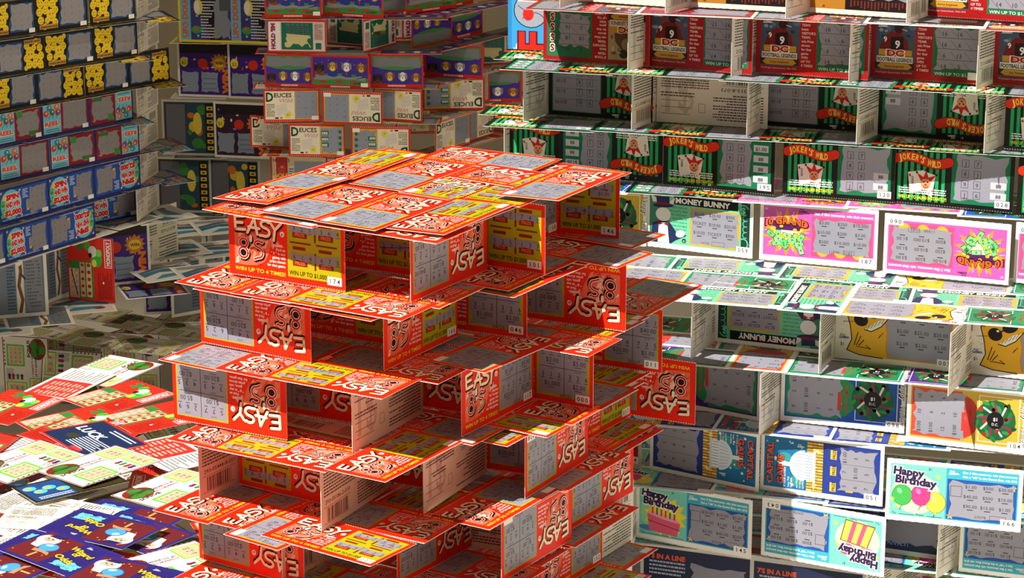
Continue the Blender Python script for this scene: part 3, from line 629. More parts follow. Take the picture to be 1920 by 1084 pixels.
def d_deuces(v):
    A = Art(); rd = random.Random('dc' + v)
    for i in range(28): A.ell(3 + i * 3.5, 1.6, .8, .6, (250, 210, 190), 1, 6)
    A.rect(3, 4, 97, 49, (222, 176, 46), 1); A.rect(3, 4, 55, 49, (240, 230, 204), 2)
    A.bars(5, 9, 20, 30, 8, (60, 56, 60), 3, 5); A.star(43, 12, 6.4, (236, 220, 60), 3, 12, .8); A.text('$1', 43, 10, 4, (80, 70, 20), 4, 'c')
    for i in range(4): A.poly([(24 + i * 4, 10 + i), (31 + i * 4, 11 + i), (29 + i * 4, 27 + i), (22 + i * 4, 26 + i)], (226, 216, 206), 3 + i); A.frame(25 + i * 4, 20, 25.6 + i * 4, 21, .3, (206, 60, 60), 7)
    A.text('Wild', 26, 31, 9, (226, 150, 150), 7, shear=.35, bold=.01, width=24); A.rect(29, 5, 33, 8, (230, 120, 40), 3); A.rect(20, 5, 26, 7.4, BLACK, 3)
    A.use('title_lettering'); A.text('D', 4.5, 33, 20, (24, 70, 40), 8, bold=.03, width=13); A.text('EUCES', 19, 39.5, 9.6, (44, 36, 34), 8, bold=.02, width=31)
    A.use('scratch_panel'); A.ragged(56, 5, 96, 48.5, 'dc' + v, 1.2 if v == 'a' else 3.5, 7, (146, 154, 172), 3)
    for i in range(4):
        for j in range(3): A.text(rd.choice(['2', '5', 'K', '$1', '9']), 63 + j * 12, 11 + i * 9.5, 4.2, (100, 104, 118), 4, 'c')
    if v == 'b':
        for i in range(3): A.rect(58, 16 + i * 9.5, 71, 23 + i * 9.5, (40, 110, 60), 4); A.bars(59, 17 + i * 9.5, 70, 22 + i * 9.5, 1, (220, 220, 220), 5, i, hgt=.8)
        for i in range(4): A.ell(91, 12 + i * 9.5, 2.6, 3, (40, 110, 60), 4)
    return A, (214, 50, 24)

def d_hearts(v):
    A = Art(); rd = random.Random('hg'); A.rect(3, 4, 97, 48.5, (214, 196, 150), 1); A.rect(10, 4, 30, 48, (190, 40, 40), 2)
    A.ell(20, 27, 7, 7, (214, 60, 40), 3); A.rect(42, 6, 96, 42, (150, 152, 164), 2); A.rect(32, 6, 41, 34, (226, 220, 206), 3); A.bars(33, 8, 40, 32, 6, (60, 60, 70), 4, 1)
    A.use('title_lettering'); A.text('HEARTS', 5, 40, 7.6, (150, 30, 30), 4, bold=.03, width=29); A.text('of', 18, 30, 6, YEL, 4); A.text('GOLD', 5, 15, 9, (222, 176, 60), 4, bold=.06, width=29)
    return A, (196, 40, 30)

def d_cash(v):
    A = Art(); rd = random.Random('cs' + v)
    A.rect(3, 6, 97, 48, (26, 20, 20), 1)
    if v == 'g':
        A.rect(66, 6, 97, 48, (176, 120, 40), 2)
        for i in range(30): A.ell(rd.uniform(67, 96), rd.uniform(8, 46), 1.6, 1.2, rd.choice([(200, 150, 60), (120, 76, 20)]), 3, 8)
        for i in range(20): A.rect(3 + i * 3, 40, 4.4 + i * 3, rd.uniform(43, 47.5), (110, 40, 30), 3)
    else:
        A.bars(10, 8, 92, 14, 1, (220, 214, 206), 2, 1); A.text('Number, win prize shown for that number.', 8, 8, 4, (226, 220, 210), 3, width=84)
        A.rect(40, 26, 90, 46, (80, 60, 46), 2)
    A.use('title_lettering'); A.text('Cash', 96 if v == 'g' else 34, 30, 13, (240, 200, 80), 5, 'r', bold=.06, width=26, shear=.15)
    A.use('scratch_panel'); A.ragged(8, 16, 62, 40, 'cs' + v, 4, 8, (140, 138, 146), 4)
    for i in range(3): A.text(str(rd.randint(1, 9)), 18 + i * 15, 26, 5, (60, 56, 62), 5, 'c')
    return A, (226, 218, 204)

# ------- square two-dollar tickets (100 x 100 units)
def d_ufo(v):
    A = Art(100, 100); rd = random.Random('uf' + v)
    A.rect(4, 4, 94, 96, (70, 60, 130), 1); A.rect(4, 4, 22, 96, (110, 190, 220), 2)
    A.poly([(30, 96), (32, 60), (48, 30), (56, 4), (76, 4), (76, 96)], (30, 26, 40), 3); A.bars(40, 8, 66, 80, 14, (220, 220, 220), 4, 3)
    A.ell(40, 84, 16, 8, (60, 170, 60), 5, rot=20); A.ell(44, 88, 8, 6, (140, 220, 120), 6, rot=20); A.ell(36, 62, 8, 14, (236, 214, 90), 5); A.ell(34, 62, 5, 11, (240, 236, 220), 6)
    for i in range(5): A.star(rd.uniform(26, 44), rd.uniform(10, 50), 3, (120, 220, 240), 5)
    A.ell(32, 22, 9, 7, (60, 160, 80), 5); A.ell(30, 24, 3, 3, (230, 80, 30), 6)
    A.use('title_lettering'); A.text('UFO DOUGH', 17, 8, 13, (238, 90, 30), 5, rot=90, bold=.05, width=84)
    A.use('scratch_panel'); A.ragged(62, 6, 94, 94, 'uf' + v, 6, 9, (140, 146, 158), 6); A.rect(74, 56, 94, 94, (90, 92, 100), 7)
    return A, (238, 216, 30)
def d_burst(v):
    A = Art(100, 100); rd = random.Random('bu' + v)
    dark = v == 'd'
    A.rect(4, 4, 96, 96, (66, 30, 130) if not dark else (56, 34, 60), 1)
    for i in range(12): A.ell(rd.uniform(8, 92), rd.uniform(50, 92), rd.uniform(1, 4), rd.uniform(1, 4), rd.choice([(250, 220, 60), (230, 60, 30), (160, 90, 220), (240, 240, 250)]), 2, 8)
    A.star(76, 62, 17, (214, 130, 30), 3, 12, .7); A.ell(76, 62, 10, 8, (240, 200, 60), 4); A.text('WIN', 76, 59, 7, (90, 30, 10), 5, 'c', bold=.03)
    A.ell(46, 60, 9, 9, (226, 50, 30), 3); A.ell(12, 62, 7, 9, (240, 220, 60), 3); A.text('$2', 12, 58, 8, (60, 30, 20), 4, 'c')
    A.use('title_lettering'); A.text('WIN', 92, 6, 15, (240, 120, 30), 5, rot=90, bold=.07, width=44)
    A.use('scratch_panel')
    for x in (6, 42): A.ragged(x, 8, x + 32, 46, 'bu%s%d' % (v, x), 3, 7, (140, 156, 176), 3)
    A.rect(4, 78, 96, 96, (34, 26, 30), 2)
    for i in range(3): A.rect(46, 14 + i * 9, 70, 16 + i * 9, (110, 126, 150), 4)
    return A, (236, 232, 222)
def d_orchard(v):
    A = Art(100, 100); rd = random.Random('or' + v)
    A.rect(4, 4, 96, 96, (60, 58, 66), 1); A.rect(44, 4, 96, 96, (40, 70, 86), 2)
    for i in range(8): A.ell(rd.uniform(46, 76), rd.uniform(12, 90), rd.uniform(4, 12), rd.uniform(4, 10), rd.choice([(206, 110, 30), (60, 130, 60), (220, 180, 50), (50, 120, 140)]), 3, 12)
    A.ell(64, 58, 8, 20, (226, 200, 70), 4); A.rect(78, 6, 94, 94, (20, 18, 18), 4)
    A.use('title_lettering'); [A.rect(81, 10 + i * 12, 92, 17 + i * 12, (226, 184, 56), 5) for i in range(7)]; [A.rect(84, 12 + i * 12, 89, 14.6 + i * 12, (20, 18, 18), 6) for i in range(7)]
    A.use('scratch_panel'); A.rect(8, 8, 42, 92, (96, 94, 104), 3, 1)
    return A, (196, 192, 180)
def d_eagle(v):
    A = Art(100, 100); rd = random.Random('ea' + v)
    A.rect(5, 5, 95, 95, (120, 136, 156), 1); A.rect(5, 5, 95, 95, (104, 122, 146), 2); A.rect(52, 5, 64, 95, (222, 216, 200), 3)
    A.stroke([(58, 92), (60, 70), (56, 48), (61, 26), (57, 8)], 5, (122, 74, 36), 4); A.stroke([(60, 66), (66, 58)], 3, (60, 50, 90), 5); A.ell(57, 84, 5, 6, (236, 228, 214), 5)
    A.bars(38, 12, 50, 90, 16, (60, 70, 84), 4, 2); A.bars(68, 14, 90, 88, 14, (84, 96, 112), 4, 6)
    A.use('scratch_panel'); A.rect(8, 8, 38, 92, (110, 120, 134), 4, 1); A.rect(66, 8, 92, 92, (128, 132, 140), 4, 1)
    return A, (232, 226, 212)
def d_beach(v):
    A = Art(100, 100); rd = random.Random('be' + v)
    A.rect(4, 4, 96, 96, (206, 204, 196), 1)
    A.poly([(8, 30), (40, 50), (92, 40), (92, 70), (50, 80), (8, 60)], (40, 110, 140), 2); A.poly([(10, 50), (50, 66), (90, 56), (60, 74)], (200, 150, 110), 3); A.poly([(20, 14), (70, 22), (84, 34), (40, 36)], (60, 130, 160), 3)
    A.stroke([(14, 60), (40, 76), (70, 72), (90, 80)], 3, (120, 66, 40), 4); A.ell(76, 24, 9, 6, (120, 70, 40), 4)
    A.use('scratch_panel'); A.rect(8, 78, 60, 94, (150, 150, 154), 4, 1)
    return A, (228, 222, 208)
def d_bonus(v):
    A = Art(100, 76); rd = random.Random('bo' + v)
    A.frame(0, 0, 100, 76, 1.4, (120, 40, 70), 1)
    A.rect(4, 6, 32, 34, (110, 190, 70), 1); A.rect(5.5, 7.5, 30.5, 32.5, (232, 222, 120), 2); A.rect(5, 38, 24, 72, (110, 190, 70), 1); A.rect(6.5, 39.5, 22.5, 70.5, (236, 226, 130), 2)
    A.rect(50, 40, 86, 70, (110, 190, 70), 1); A.rect(53, 43, 83, 67, (224, 200, 160), 2)
    for i in range(3):
        for j in range(4): A.text(str(rd.randint(1, 60)), 57 + j * 7.4, 46 + i * 7.4, 4.4, (90, 80, 60), 5, 'c')
        A.text(str(rd.randint(10, 90)), 14, 44 + i * 9, 6, (80, 70, 40), 5, 'c'); A.text('$%d' % rd.randint(1, 50), 18, 11 + i * 7, 5, (90, 80, 50), 5, 'c')
    for i in range(4): A.poly([(28, 44 + i * 7), (34, 44 + i * 7), (34, 42.4 + i * 7), (38, 46 + i * 7), (34, 49.6 + i * 7), (34, 48 + i * 7), (28, 48 + i * 7)], [(130, 30, 60), (40, 140, 60), (190, 40, 40), (60, 40, 110)][i], 2)
    for i in range(7): A.poly([(50 + i * 6.4, 72), (55 + i * 6.4, 72), (52.5 + i * 6.4, 75)], [(130, 30, 60), (40, 140, 60), (190, 60, 40)][i % 3], 2)
    A.bars(26, 60, 46, 72, 6, (90, 90, 100), 2, 1); A.text('3 CHANCES TO WIN', 34, 26, 4.2, (150, 30, 60), 3, width=36, bold=.03); A.text('UP TO $20,000!', 34, 20.4, 4.2, (70, 30, 100), 3, width=32, bold=.03)
    A.ell(80, 18, 18, 14, (134, 40, 26), 2); 
    for x, y in ((73, 22), (86, 23), (79, 12)): A.ell(x, y, 8, 6.6, (66, 128, 46), 3); 
    A.stroke([(79, 20), (86, 10)], 1.6, (50, 96, 36), 4)
    A.use('title_lettering'); A.text('Double Luck', 80, 16, 6.4, (26, 70, 20), 5, 'c', bold=.05, width=30); A.text('BONUS', 66, 31, 6.4, (40, 26, 40), 4, width=28, bold=.03)
    A.use('scratch_panel'); 
    for k, (a, b, c, d) in enumerate(((6.5, 8.5, 29, 31), (54, 44, 82, 66), (7.5, 41, 21.5, 69))): A.ragged(a, b, c, d, v + str(k), 3, 6, (212, 186, 156), 3, 0)
    return A, (230, 224, 212)
def d_mono(v):
    A = Art(100, 76); rd = random.Random('mo' + v)
    A.rect(4, 34, 62, 73, (50, 130, 60), 1); A.rect(4, 58, 50, 74, (224, 180, 150), 2); A.rect(6, 37, 60, 46, (222, 190, 150), 2); A.rect(6, 48, 60, 56, (214, 176, 140), 2)
    for i in range(5):
        for j in range(2): A.text(str(rd.randint(1, 40)), 11 + i * 9, 60 + j * 7, 5, (110, 60, 50), 4, 'c')
        A.ell(12 + i * 11, 41.5, 3, 3, (190, 40, 34), 4, 10); A.ell(12 + i * 11, 52, 2.6, 2.6, (190, 40, 34), 4, 10)
    A.ell(66, 28, 12, 9, (60, 176, 60), 4); A.ell(60, 32, 6, 4, (230, 214, 80), 5); A.ell(78, 34, 9, 7, (222, 222, 216), 5); A.ell(86, 42, 7, 5, (60, 176, 60), 4); A.ell(76, 24, 6, 5, (120, 210, 90), 5); A.ell(72, 38, 4, 3, BLACK, 6)
    A.bars(5, 5, 46, 28, 9, (110, 20, 14), 2, 3); A.ell(30, 18, 2, 1.4, WHITE, 4); A.poly([(78, 52), (82, 62), (88, 55), (92, 64), (96, 54), (88, 48)], (40, 130, 60), 3)
    A.use('title_lettering'); A.rect(54, 3, 98, 15, WHITE, 4); A.rect(55, 4, 97, 14, (222, 50, 50), 5); A.text('MONOPOLY', 57, 5.6, 9, WHITE, 6, bold=.04, width=38)
    A.use('scratch_panel'); A.ragged(5, 59, 49, 73, 'mo' + v, 4, 8, (226, 184, 160), 3, 0)
    return A, (216, 44, 30)
def d_luck(v):
    A = Art(100, 76); rd = random.Random('lu')
    A.rect(3, 3, 97, 73, (26, 46, 84), 1); A.bars(40, 10, 92, 40, 8, (220, 224, 230), 3, 4); A.ell(30, 24, 9, 7, (60, 60, 40), 2); A.rect(60, 4, 80, 10, (226, 60, 60), 3)
    A.use('title_lettering'); A.text('LUCK', 8, 38, 18, WHITE, 4, width=50, bold=.03); A.bars(40, 60, 88, 70, 2, (226, 230, 240), 4, 9)
    return A, (206, 42, 30)
def d_wizard(v):
    A = Art(100, 66); rd = random.Random('wz' + v)
    A.rect(4, 5, 96, 61, (110, 34, 40), 1); A.rect(52, 5, 96, 61, (44, 34, 110), 2)
    for i in range(12): A.star(rd.uniform(6, 50), rd.uniform(8, 58), 1.4, (226, 150, 40), 2)
    A.ell(17, 47, 13, 11, (240, 236, 230), 3); A.ell(17, 47, 8, 8, (232, 180, 146), 4); A.poly([(7, 44), (27, 44), (22, 28), (12, 29)], (246, 244, 240), 5); A.ell(14, 49, 1.2, 1.2, BLACK, 6, 8); A.ell(20, 49, 1.2, 1.2, BLACK, 6, 8); A.ell(17, 45.5, 2, 1.6, (214, 140, 110), 6, 8); A.poly([(9, 53), (25, 53), (30, 60), (14, 60)], (44, 34, 96), 6); A.stroke([(11, 51), (15, 52)], 1.4, WHITE, 6); A.stroke([(19, 52), (23, 51)], 1.4, WHITE, 6)
    A.ell(32, 34, 11, 9.5, (30, 90, 160), 5); A.ell(32, 34, 10, 8.6, (74, 160, 216), 6); A.ell(29, 38, 4, 2.4, (190, 228, 246), 7, rot=20); A.poly([(22, 26), (42, 26), (46, 20), (36, 22), (24, 20)], (206, 140, 100), 6); A.rect(31, 8, 33.6, 20, (206, 176, 90), 5)
    A.use('title_lettering'); 
    for t, x, y, wd in (('Wizard', 48, 45, 34), ('of', 60, 36, 9), ('Odds', 50, 24, 28)): A.text(t, x, y, 11, (60, 20, 20), 5, bold=.08, width=wd, rot=-12); A.text(t, x + .3, y + .4, 10.4, (244, 206, 50), 6, bold=.03, width=wd, rot=-12)
    A.use('scratch_panel'); A.ragged(60, 8, 94, 26, 'wz' + v, 4, 7, (110, 196, 214), 4, 0)
    for i in range(2): A.text('03 09 12', 77, 11 + i * 7, 4.6, (30, 70, 90), 5, 'c')
    A.use('artwork'); lottery_logo(A, 60, 56, .9, WHITE, 4)
    return A, (48, 38, 120)
def d_gold(v):
    A = Art(100, 52); A.rect(3, 3, 52, 49, (58, 52, 22), 1); A.rect(53, 3, 97, 49, (36, 70, 130), 1)
    for x, y in ((60, 30), (70, 20), (82, 26), (88, 14)): A.ell(x, y, 7, 6, (80, 190, 220), 2); A.ell(x + 2, y, 4, 3, (230, 180, 60), 3)
    A.bars(56, 40, 94, 48, 2, WHITE, 3, 2)
    A.use('title_lettering'); A.text('GOLD', 6, 26, 17, (30, 26, 10), 3, width=42, bold=.10); A.text('GOLD', 6.5, 26.6, 16, (160, 134, 44), 4, width=40, bold=.02); A.bars(8, 7, 48, 20, 2, (150, 126, 44), 4, 3, hgt=.6)
    return A, (40, 36, 18)
def d_prize(v):
    A = Art(100, 60); A.rect(4, 4, 60, 56, (214, 52, 44), 1)
    for i in range(3): A.bars(8 + i * 16, 8, 20 + i * 16, 52, 8, (250, 200, 180), 2, i)
    A.bars(64, 6, 96, 54, 10, (120, 120, 124), 2, 7)
    return A, (240, 234, 224)
def d_tball(v):
    A = Art(100, 52); A.rect(0, 0, 100, 52, (40, 140, 206), 1); A.rect(6, 4, 80, 48, (60, 160, 222), 2)
    A.ell(52, 27, 19, 19, (30, 40, 60), 3, 20); A.ell(52, 27, 18, 18, (160, 166, 180), 4, 20); A.stroke(arc(66, 30, 14, 14, 130, 250, 8), .8, (60, 70, 100), 5); A.ell(48, 30, 7, 6, (220, 40, 36), 6); A.stroke(arc(36, 24, 14, 14, -60, 60, 8), .8, (60, 70, 100), 5)
    A.use('title_lettering')
    for t, x in (('F', 6), ('T', 72)): A.text(t, x, 8, 46, (100, 14, 14), 6, bold=.06, width=24); A.text(t, x + 1, 9, 44, (230, 40, 30), 7, bold=.03, width=22)
    A.use('artwork'); lottery_logo(A, 6, 42, 1.2, WHITE, 5)
    return A, (60, 150, 214)
def d_dark(v):
    A = Art(); A.rect(3, 4, 97, 48, (34, 40, 70) if v == 'a' else (150, 30, 34), 1); A.bars(8, 24, 40, 38, 4, (170, 176, 196), 2, 1)
    A.use('title_lettering'); A.text("7'S IN A LINE" if v == 'a' else 'WIN', 6, 38, 6, (226, 90, 40), 3, width=34 if v == 'a' else 16, bold=.04); A.text('UP TO $500 INSTANTLY!', 6, 8, 5, (110, 130, 190), 3, width=60, bold=.03)
    A.use('scratch_panel'); A.ragged(44, 8, 94, 38, 'dk' + v, 4, 7, (130, 130, 142), 3)
    return A, (200, 196, 188)

def back_art(tint, code, W=TW, H=THT, short=False):
    A = Art(W, H); A.use('back_print'); k = H / 52.0; rd = random.Random(code)
    dk = (90, 62, 56) if tint == 'p' else (84, 80, 76); gh = (206, 160, 146) if tint == 'p' else (206, 200, 190)
    A.text('$1', 66 * W / 100, 12 * k, 44 * k, gh, 1, bold=.02, width=26 * W / 100)
    for i in range(3): A.rect(70 * W / 100, (44 - i * 6) * k, 96 * W / 100, (44.4 - i * 6) * k, dk, 2)
    A.bars(66 * W / 100, 25 * k, 96 * W / 100, 30 * k, 2, dk, 2, code + 'n'); A.bars(53 * W / 100, 4 * k, 96 * W / 100, 22 * k, 8, dk, 2, code + 'a'); A.bars(4 * W / 100, 25 * k, 49 * W / 100, 49 * k, 10, dk, 2, code + 'b'); A.frame(56 * W / 100, 34 * k, 62 * W / 100, 42 * k, .3, dk, 2)
    A.text(code, 6 * W / 100, 19 * k, 4.2, dk, 2, width=36 * W / 100, bold=.01)
    A.rect(4 * W / 100, 16.6 * k, 42 * W / 100, 16.9 * k, dk, 2); A.rect(4 * W / 100, 4.2 * k, 42 * W / 100, 4.5 * k, dk, 2)
    x = 9.0
    while x < 38:
        wd = rd.choice([.35, .35, .8, 1.2]); A.rect(x * W / 100, 5 * k, (x + wd) * W / 100, 15.6 * k, dk, 2); x += wd + rd.choice([.4, .7, 1.1])
    return A

DESIGNS = dict(easy=d_easy, joker=d_joker, football=d_football, bunny=d_bunny, grand=d_grand, wreath=d_wreath, capital=d_capital, birthday=d_birthday, cat=d_cat,
               smiley=d_smiley, reel=d_reel, veg=d_veg, dogs=d_dogs, holdem=d_holdem, deuces=d_deuces, hearts=d_hearts, cash=d_cash, ufo=d_ufo, burst=d_burst, orchard=d_orchard,
               eagle=d_eagle, beach=d_beach, bonus=d_bonus, mono=d_mono, luck=d_luck, wizard=d_wizard, gold=d_gold, prize=d_prize, tball=d_tball, dark=d_dark)
SIZES = dict(ufo=(.1016, .1016), burst=(.1016, .1016), orchard=(.1016, .1016), eagle=(.1016, .1016), beach=(.1016, .1016), bonus=(.1016, .078), mono=(.1016, .078),
             luck=(.1016, .078), wizard=(.1016, .066), prize=(.1016, .061))
BACKTINT = dict(easy=(232, 190, 170))
_cache = {}
def card_mesh(name, face, back):
    """thin card, unit wide and high, printed face up; the outline carries the tiny teeth of torn perforations on both long edges"""
    n = 34; V = []; F = []; C = []
    ft, bk, ed = lin(face), lin(back), lin((250, 244, 234))
    out = []
    for i in range(n + 1): out.append((-.5 + i / n, -.5 - (0.006 if i % 2 and 0 < i < n else 0.0)))
    for i in range(n + 1): out.append((.5 - i / n, .5 + (0.006 if i % 2 and 0 < i < n else 0.0)))
    m = len(out)
    for x, y in out: V.append((x, y, TH / 2)); C.append(ft)
    for x, y in out: V.append((x, y, -TH / 2)); C.append(bk)
    for x, y in out: V.append((x, y, TH / 2)); C.append(ed)
    for x, y in out: V.append((x, y, -TH / 2)); C.append(ed)
    F.append(tuple(range(m))); F.append(tuple(reversed(range(m, 2 * m))))
    for i in range(m): j = (i + 1) % m; F.append((2 * m + i, 3 * m + i, 3 * m + j, 2 * m + j))
    me = bpy.data.meshes.new(name + '_card'); me.from_pydata(V, [], F)
    at = me.attributes.new('ink', 'FLOAT_COLOR', 'POINT'); at.data.foreach_set('color', [k for c in C for k in c])
    me.materials.append(INK); me.update(); return me
def design(kind, v):
    key = (kind, v)
    if key not in _cache:
        A, face = DESIGNS[kind](v)
        ms = A.meshes(kind + v)
        ms['card'] = card_mesh(kind + v, face, BACKTINT.get(kind, STOCK))
        _cache[key] = ms
    return _cache[key]
_tags = {}
def tag_mesh(num, kind):
    k = (num, kind in ('easy',))
    if k not in _tags:
        A = Art(); number_tag(A, num); _tags[k] = A.meshes('tag' + (num or 'blank'))['number_tag']
    return _tags[k]
_backs = {}
def back_mesh(kind, code):
    k = (kind == 'easy', code)
    if k not in _backs: _backs[k] = back_art('p' if kind == 'easy' else 'w', code).meshes('back' + code)['back_print']
    return _backs[k]
def child(name, me, par, mw, dz=0.0, turn=False):
    o = bpy.data.objects.new(name, me); COL.objects.link(o); o.parent = par
    m = Matrix.Translation((0, 0, dz)) @ Matrix.Diagonal((1, 1, STEP, 1))
    if turn: m = Matrix.Rotation(math.pi, 4, 'Y') @ m
    o.matrix_local = m
    return o
CAT_T = 'lottery ticket'
NAMES = {k: k + '_lottery_ticket' for k in DESIGNS}
NAMES.update(easy='red_lottery_ticket', bunny='mint_lottery_ticket', grand='pink_lottery_ticket', capital='capitol_lottery_ticket', reel='red_and_blue_lottery_ticket', veg='blue_lottery_ticket', holdem='card_game_lottery_ticket',
             deuces='cream_lottery_ticket', ufo='yellow_lottery_ticket', burst='purple_lottery_ticket', orchard='fruit_lottery_ticket', eagle='grey_lottery_ticket', beach='seaside_lottery_ticket', mono='red_cartoon_lottery_ticket',
             luck='navy_lottery_ticket', gold='olive_lottery_ticket', prize='prize_table_lottery_ticket', tball='tall_blue_lottery_ticket', dark='dark_lottery_ticket')
def ticket(kind, v, x, y, z, rx, ry, rz, label, group=None, tag=None, back=None, W=None, H=None):
    """(x, y, z) is the card's centre, (rx, ry, rz) its turn in degrees from lying face up with the title reading along +X"""
    ms = design(kind, v); sw, sh = SIZES.get(kind, (.1016, .0530)); W = W or sw; H = H or sh
    o = bpy.data.objects.new(NAMES[kind], ms['card']); COL.objects.link(o)
    o.location = (x, y, z); o.rotation_euler = (R(rx), R(ry), R(rz)); o.scale = (W, H, 1)
    o['label'] = label; o['category'] = CAT_T
    if group: o['group'] = group
    if back:
        child('back_print', back_mesh(kind, back), o, None, TH / 2, True)
    for part in ('artwork', 'scratch_panel', 'title_lettering'):
        if part in ms: child(part, ms[part], o, None, TH / 2)
    if tag is not None: child('number_tag', tag_mesh(tag, kind), o, None, TH / 2)
    return o

# ---------------------------------------------------------------- the tickets, one line each
T = ticket
T('easy', 'g5', -0.0407, 1.7822, 0.8313, 0, 0, 58.04, 'red ticket lying flat inside the tower, under the roof tickets', group='tickets inside the tower roof')
T('easy', 'o2', -0.0806, 1.8069, 0.8318, 0, 0, 238.4, 'red ticket lying flat inside the tower, under the roof tickets', group='tickets inside the tower roof')
T('easy', 'g0', -0.1206, 1.8316, 0.8313, 0, 0, 58.29, 'red ticket lying flat inside the tower, under the roof tickets', group='tickets inside the tower roof')
T('easy', 'g5', -0.0661, 1.9197, 0.8318, 0, 0, 238.1, 'red ticket lying flat inside the tower, under the roof tickets', group='tickets inside the tower roof')
T('easy', 'g3', -0.1605, 1.8563, 0.8318, 0, 0, 237.7, 'red ticket lying flat inside the tower, under the roof tickets', group='tickets inside the tower roof')
T('easy', 'o2', -0.1060, 1.9444, 0.8313, 0, 0, 58.26, 'red ticket lying flat inside the tower, under the roof tickets', group='tickets inside the tower roof')
T('easy', 'o0', 0.0060, 1.8121, 0.7757, 0, 0, 237.7, 'red ticket lying flat inside the tower, under the first shelf edge', group='tickets inside the tower first shelf')
T('easy', 'g0', 0.0605, 1.9001, 0.7763, 0, 0, 58.17, 'red ticket lying flat inside the tower, under the first shelf edge', group='tickets inside the tower first shelf')
T('easy', 'g4', -0.0940, 1.7521, 0.7757, 0, 0, 237.7, 'red ticket lying flat inside the tower, under the first shelf edge', group='tickets inside the tower first shelf')
T('easy', 'o3', -0.0394, 1.8402, 0.7763, 0, 0, 57.76, 'red ticket lying flat inside the tower, under the first shelf edge', group='tickets inside the tower first shelf')
T('easy', 'o1', -0.1394, 1.7802, 0.7763, 0, 0, 58.64, 'red ticket lying flat inside the tower, under the first shelf edge', group='tickets inside the tower first shelf')
T('easy', 'g1', -0.0849, 1.8683, 0.7757, 0, 0, 237.8, 'red ticket lying flat inside the tower, under the first shelf edge', group='tickets inside the tower first shelf')
T('easy', 'o4', -0.1849, 1.8084, 0.7757, 0, 0, 238.4, 'red ticket lying flat inside the tower, under the first shelf edge', group='tickets inside the tower first shelf')
T('easy', 'o1', 0.0410, 1.8609, 0.7202, 0, 0, 58.13, 'red ticket lying flat inside the tower, under the second shelf edge', group='tickets inside the tower second shelf')
T('easy', 'g1', 0.0955, 1.9490, 0.7208, 0, 0, 238.8, 'red ticket lying flat inside the tower, under the second shelf edge', group='tickets inside the tower second shelf')
T('easy', 'g5', -0.0590, 1.8010, 0.7202, 0, 0, 57.71, 'red ticket lying flat inside the tower, under the second shelf edge', group='tickets inside the tower second shelf')
T('easy', 'o4', -0.0045, 1.8891, 0.7208, 0, 0, 238.7, 'red ticket lying flat inside the tower, under the second shelf edge', group='tickets inside the tower second shelf')
T('easy', 'g4', 0.0500, 1.9772, 0.7202, 0, 0, 58, 'red ticket lying flat inside the tower, under the second shelf edge', group='tickets inside the tower second shelf')
T('easy', 'o2', -0.1045, 1.8291, 0.7208, 0, 0, 237.8, 'red ticket lying flat inside the tower, under the second shelf edge', group='tickets inside the tower second shelf')
T('easy', 'g0', -0.1499, 1.8573, 0.7202, 0, 0, 58.63, 'red ticket lying flat inside the tower, under the second shelf edge', group='tickets inside the tower second shelf')
T('easy', 'g5', -0.0954, 1.9454, 0.7208, 0, 0, 237.9, 'red ticket lying flat inside the tower, under the second shelf edge', group='tickets inside the tower second shelf')
T('easy', 'o4', -0.0409, 2.0335, 0.7202, 0, 0, 58.35, 'red ticket lying flat inside the tower, under the second shelf edge', group='tickets inside the tower second shelf')
T('easy', 'o2', 0.0008, 1.8036, 0.6647, 0, 0, 238.4, 'red ticket lying flat inside the tower, under the third shelf edge', group='tickets inside the tower third shelf')
T('easy', 'g2', 0.0553, 1.8916, 0.6653, 0, 0, 58.1, 'red ticket lying flat inside the tower, under the third shelf edge', group='tickets inside the tower third shelf')
T('easy', 'o0', -0.0992, 1.7436, 0.6647, 0, 0, 238.3, 'red ticket lying flat inside the tower, under the third shelf edge', group='tickets inside the tower third shelf')
T('easy', 'g0', -0.0447, 1.8317, 0.6653, 0, 0, 57.73, 'red ticket lying flat inside the tower, under the third shelf edge', group='tickets inside the tower third shelf')
T('easy', 'g5', 0.0098, 1.9198, 0.6647, 0, 0, 237.7, 'red ticket lying flat inside the tower, under the third shelf edge', group='tickets inside the tower third shelf')
T('easy', 'o3', -0.1447, 1.7717, 0.6653, 0, 0, 57.9, 'red ticket lying flat inside the tower, under the third shelf edge', group='tickets inside the tower third shelf')
T('easy', 'g1', -0.1902, 1.7999, 0.6647, 0, 0, 238, 'red ticket lying flat inside the tower, under the third shelf edge', group='tickets inside the tower third shelf')
T('easy', 'o3', 0.0200, 1.8269, 0.6092, 0, 0, 58.01, 'red ticket lying flat inside the tower, under the fourth shelf edge', group='tickets inside the tower fourth shelf')
T('easy', 'g3', 0.0745, 1.9150, 0.6098, 0, 0, 238.6, 'red ticket lying flat inside the tower, under the fourth shelf edge', group='tickets inside the tower fourth shelf')
T('easy', 'o1', -0.0800, 1.7670, 0.6092, 0, 0, 58.49, 'red ticket lying flat inside the tower, under the fourth shelf edge', group='tickets inside the tower fourth shelf')
T('easy', 'g1', -0.0255, 1.8551, 0.6098, 0, 0, 237.9, 'red ticket lying flat inside the tower, under the fourth shelf edge', group='tickets inside the tower fourth shelf')
T('easy', 'o4', -0.1255, 1.7951, 0.6098, 0, 0, 238.3, 'red ticket lying flat inside the tower, under the fourth shelf edge', group='tickets inside the tower fourth shelf')
T('easy', 'o4', -0.0061, 1.7925, 0.5537, 0, 0, 238.2, 'red ticket lying flat inside the tower, under the fifth shelf edge', group='tickets inside the tower fifth shelf')
T('easy', 'g4', 0.0484, 1.8806, 0.5543, 0, 0, 58.56, 'red ticket lying flat inside the tower, under the fifth shelf edge', group='tickets inside the tower fifth shelf')
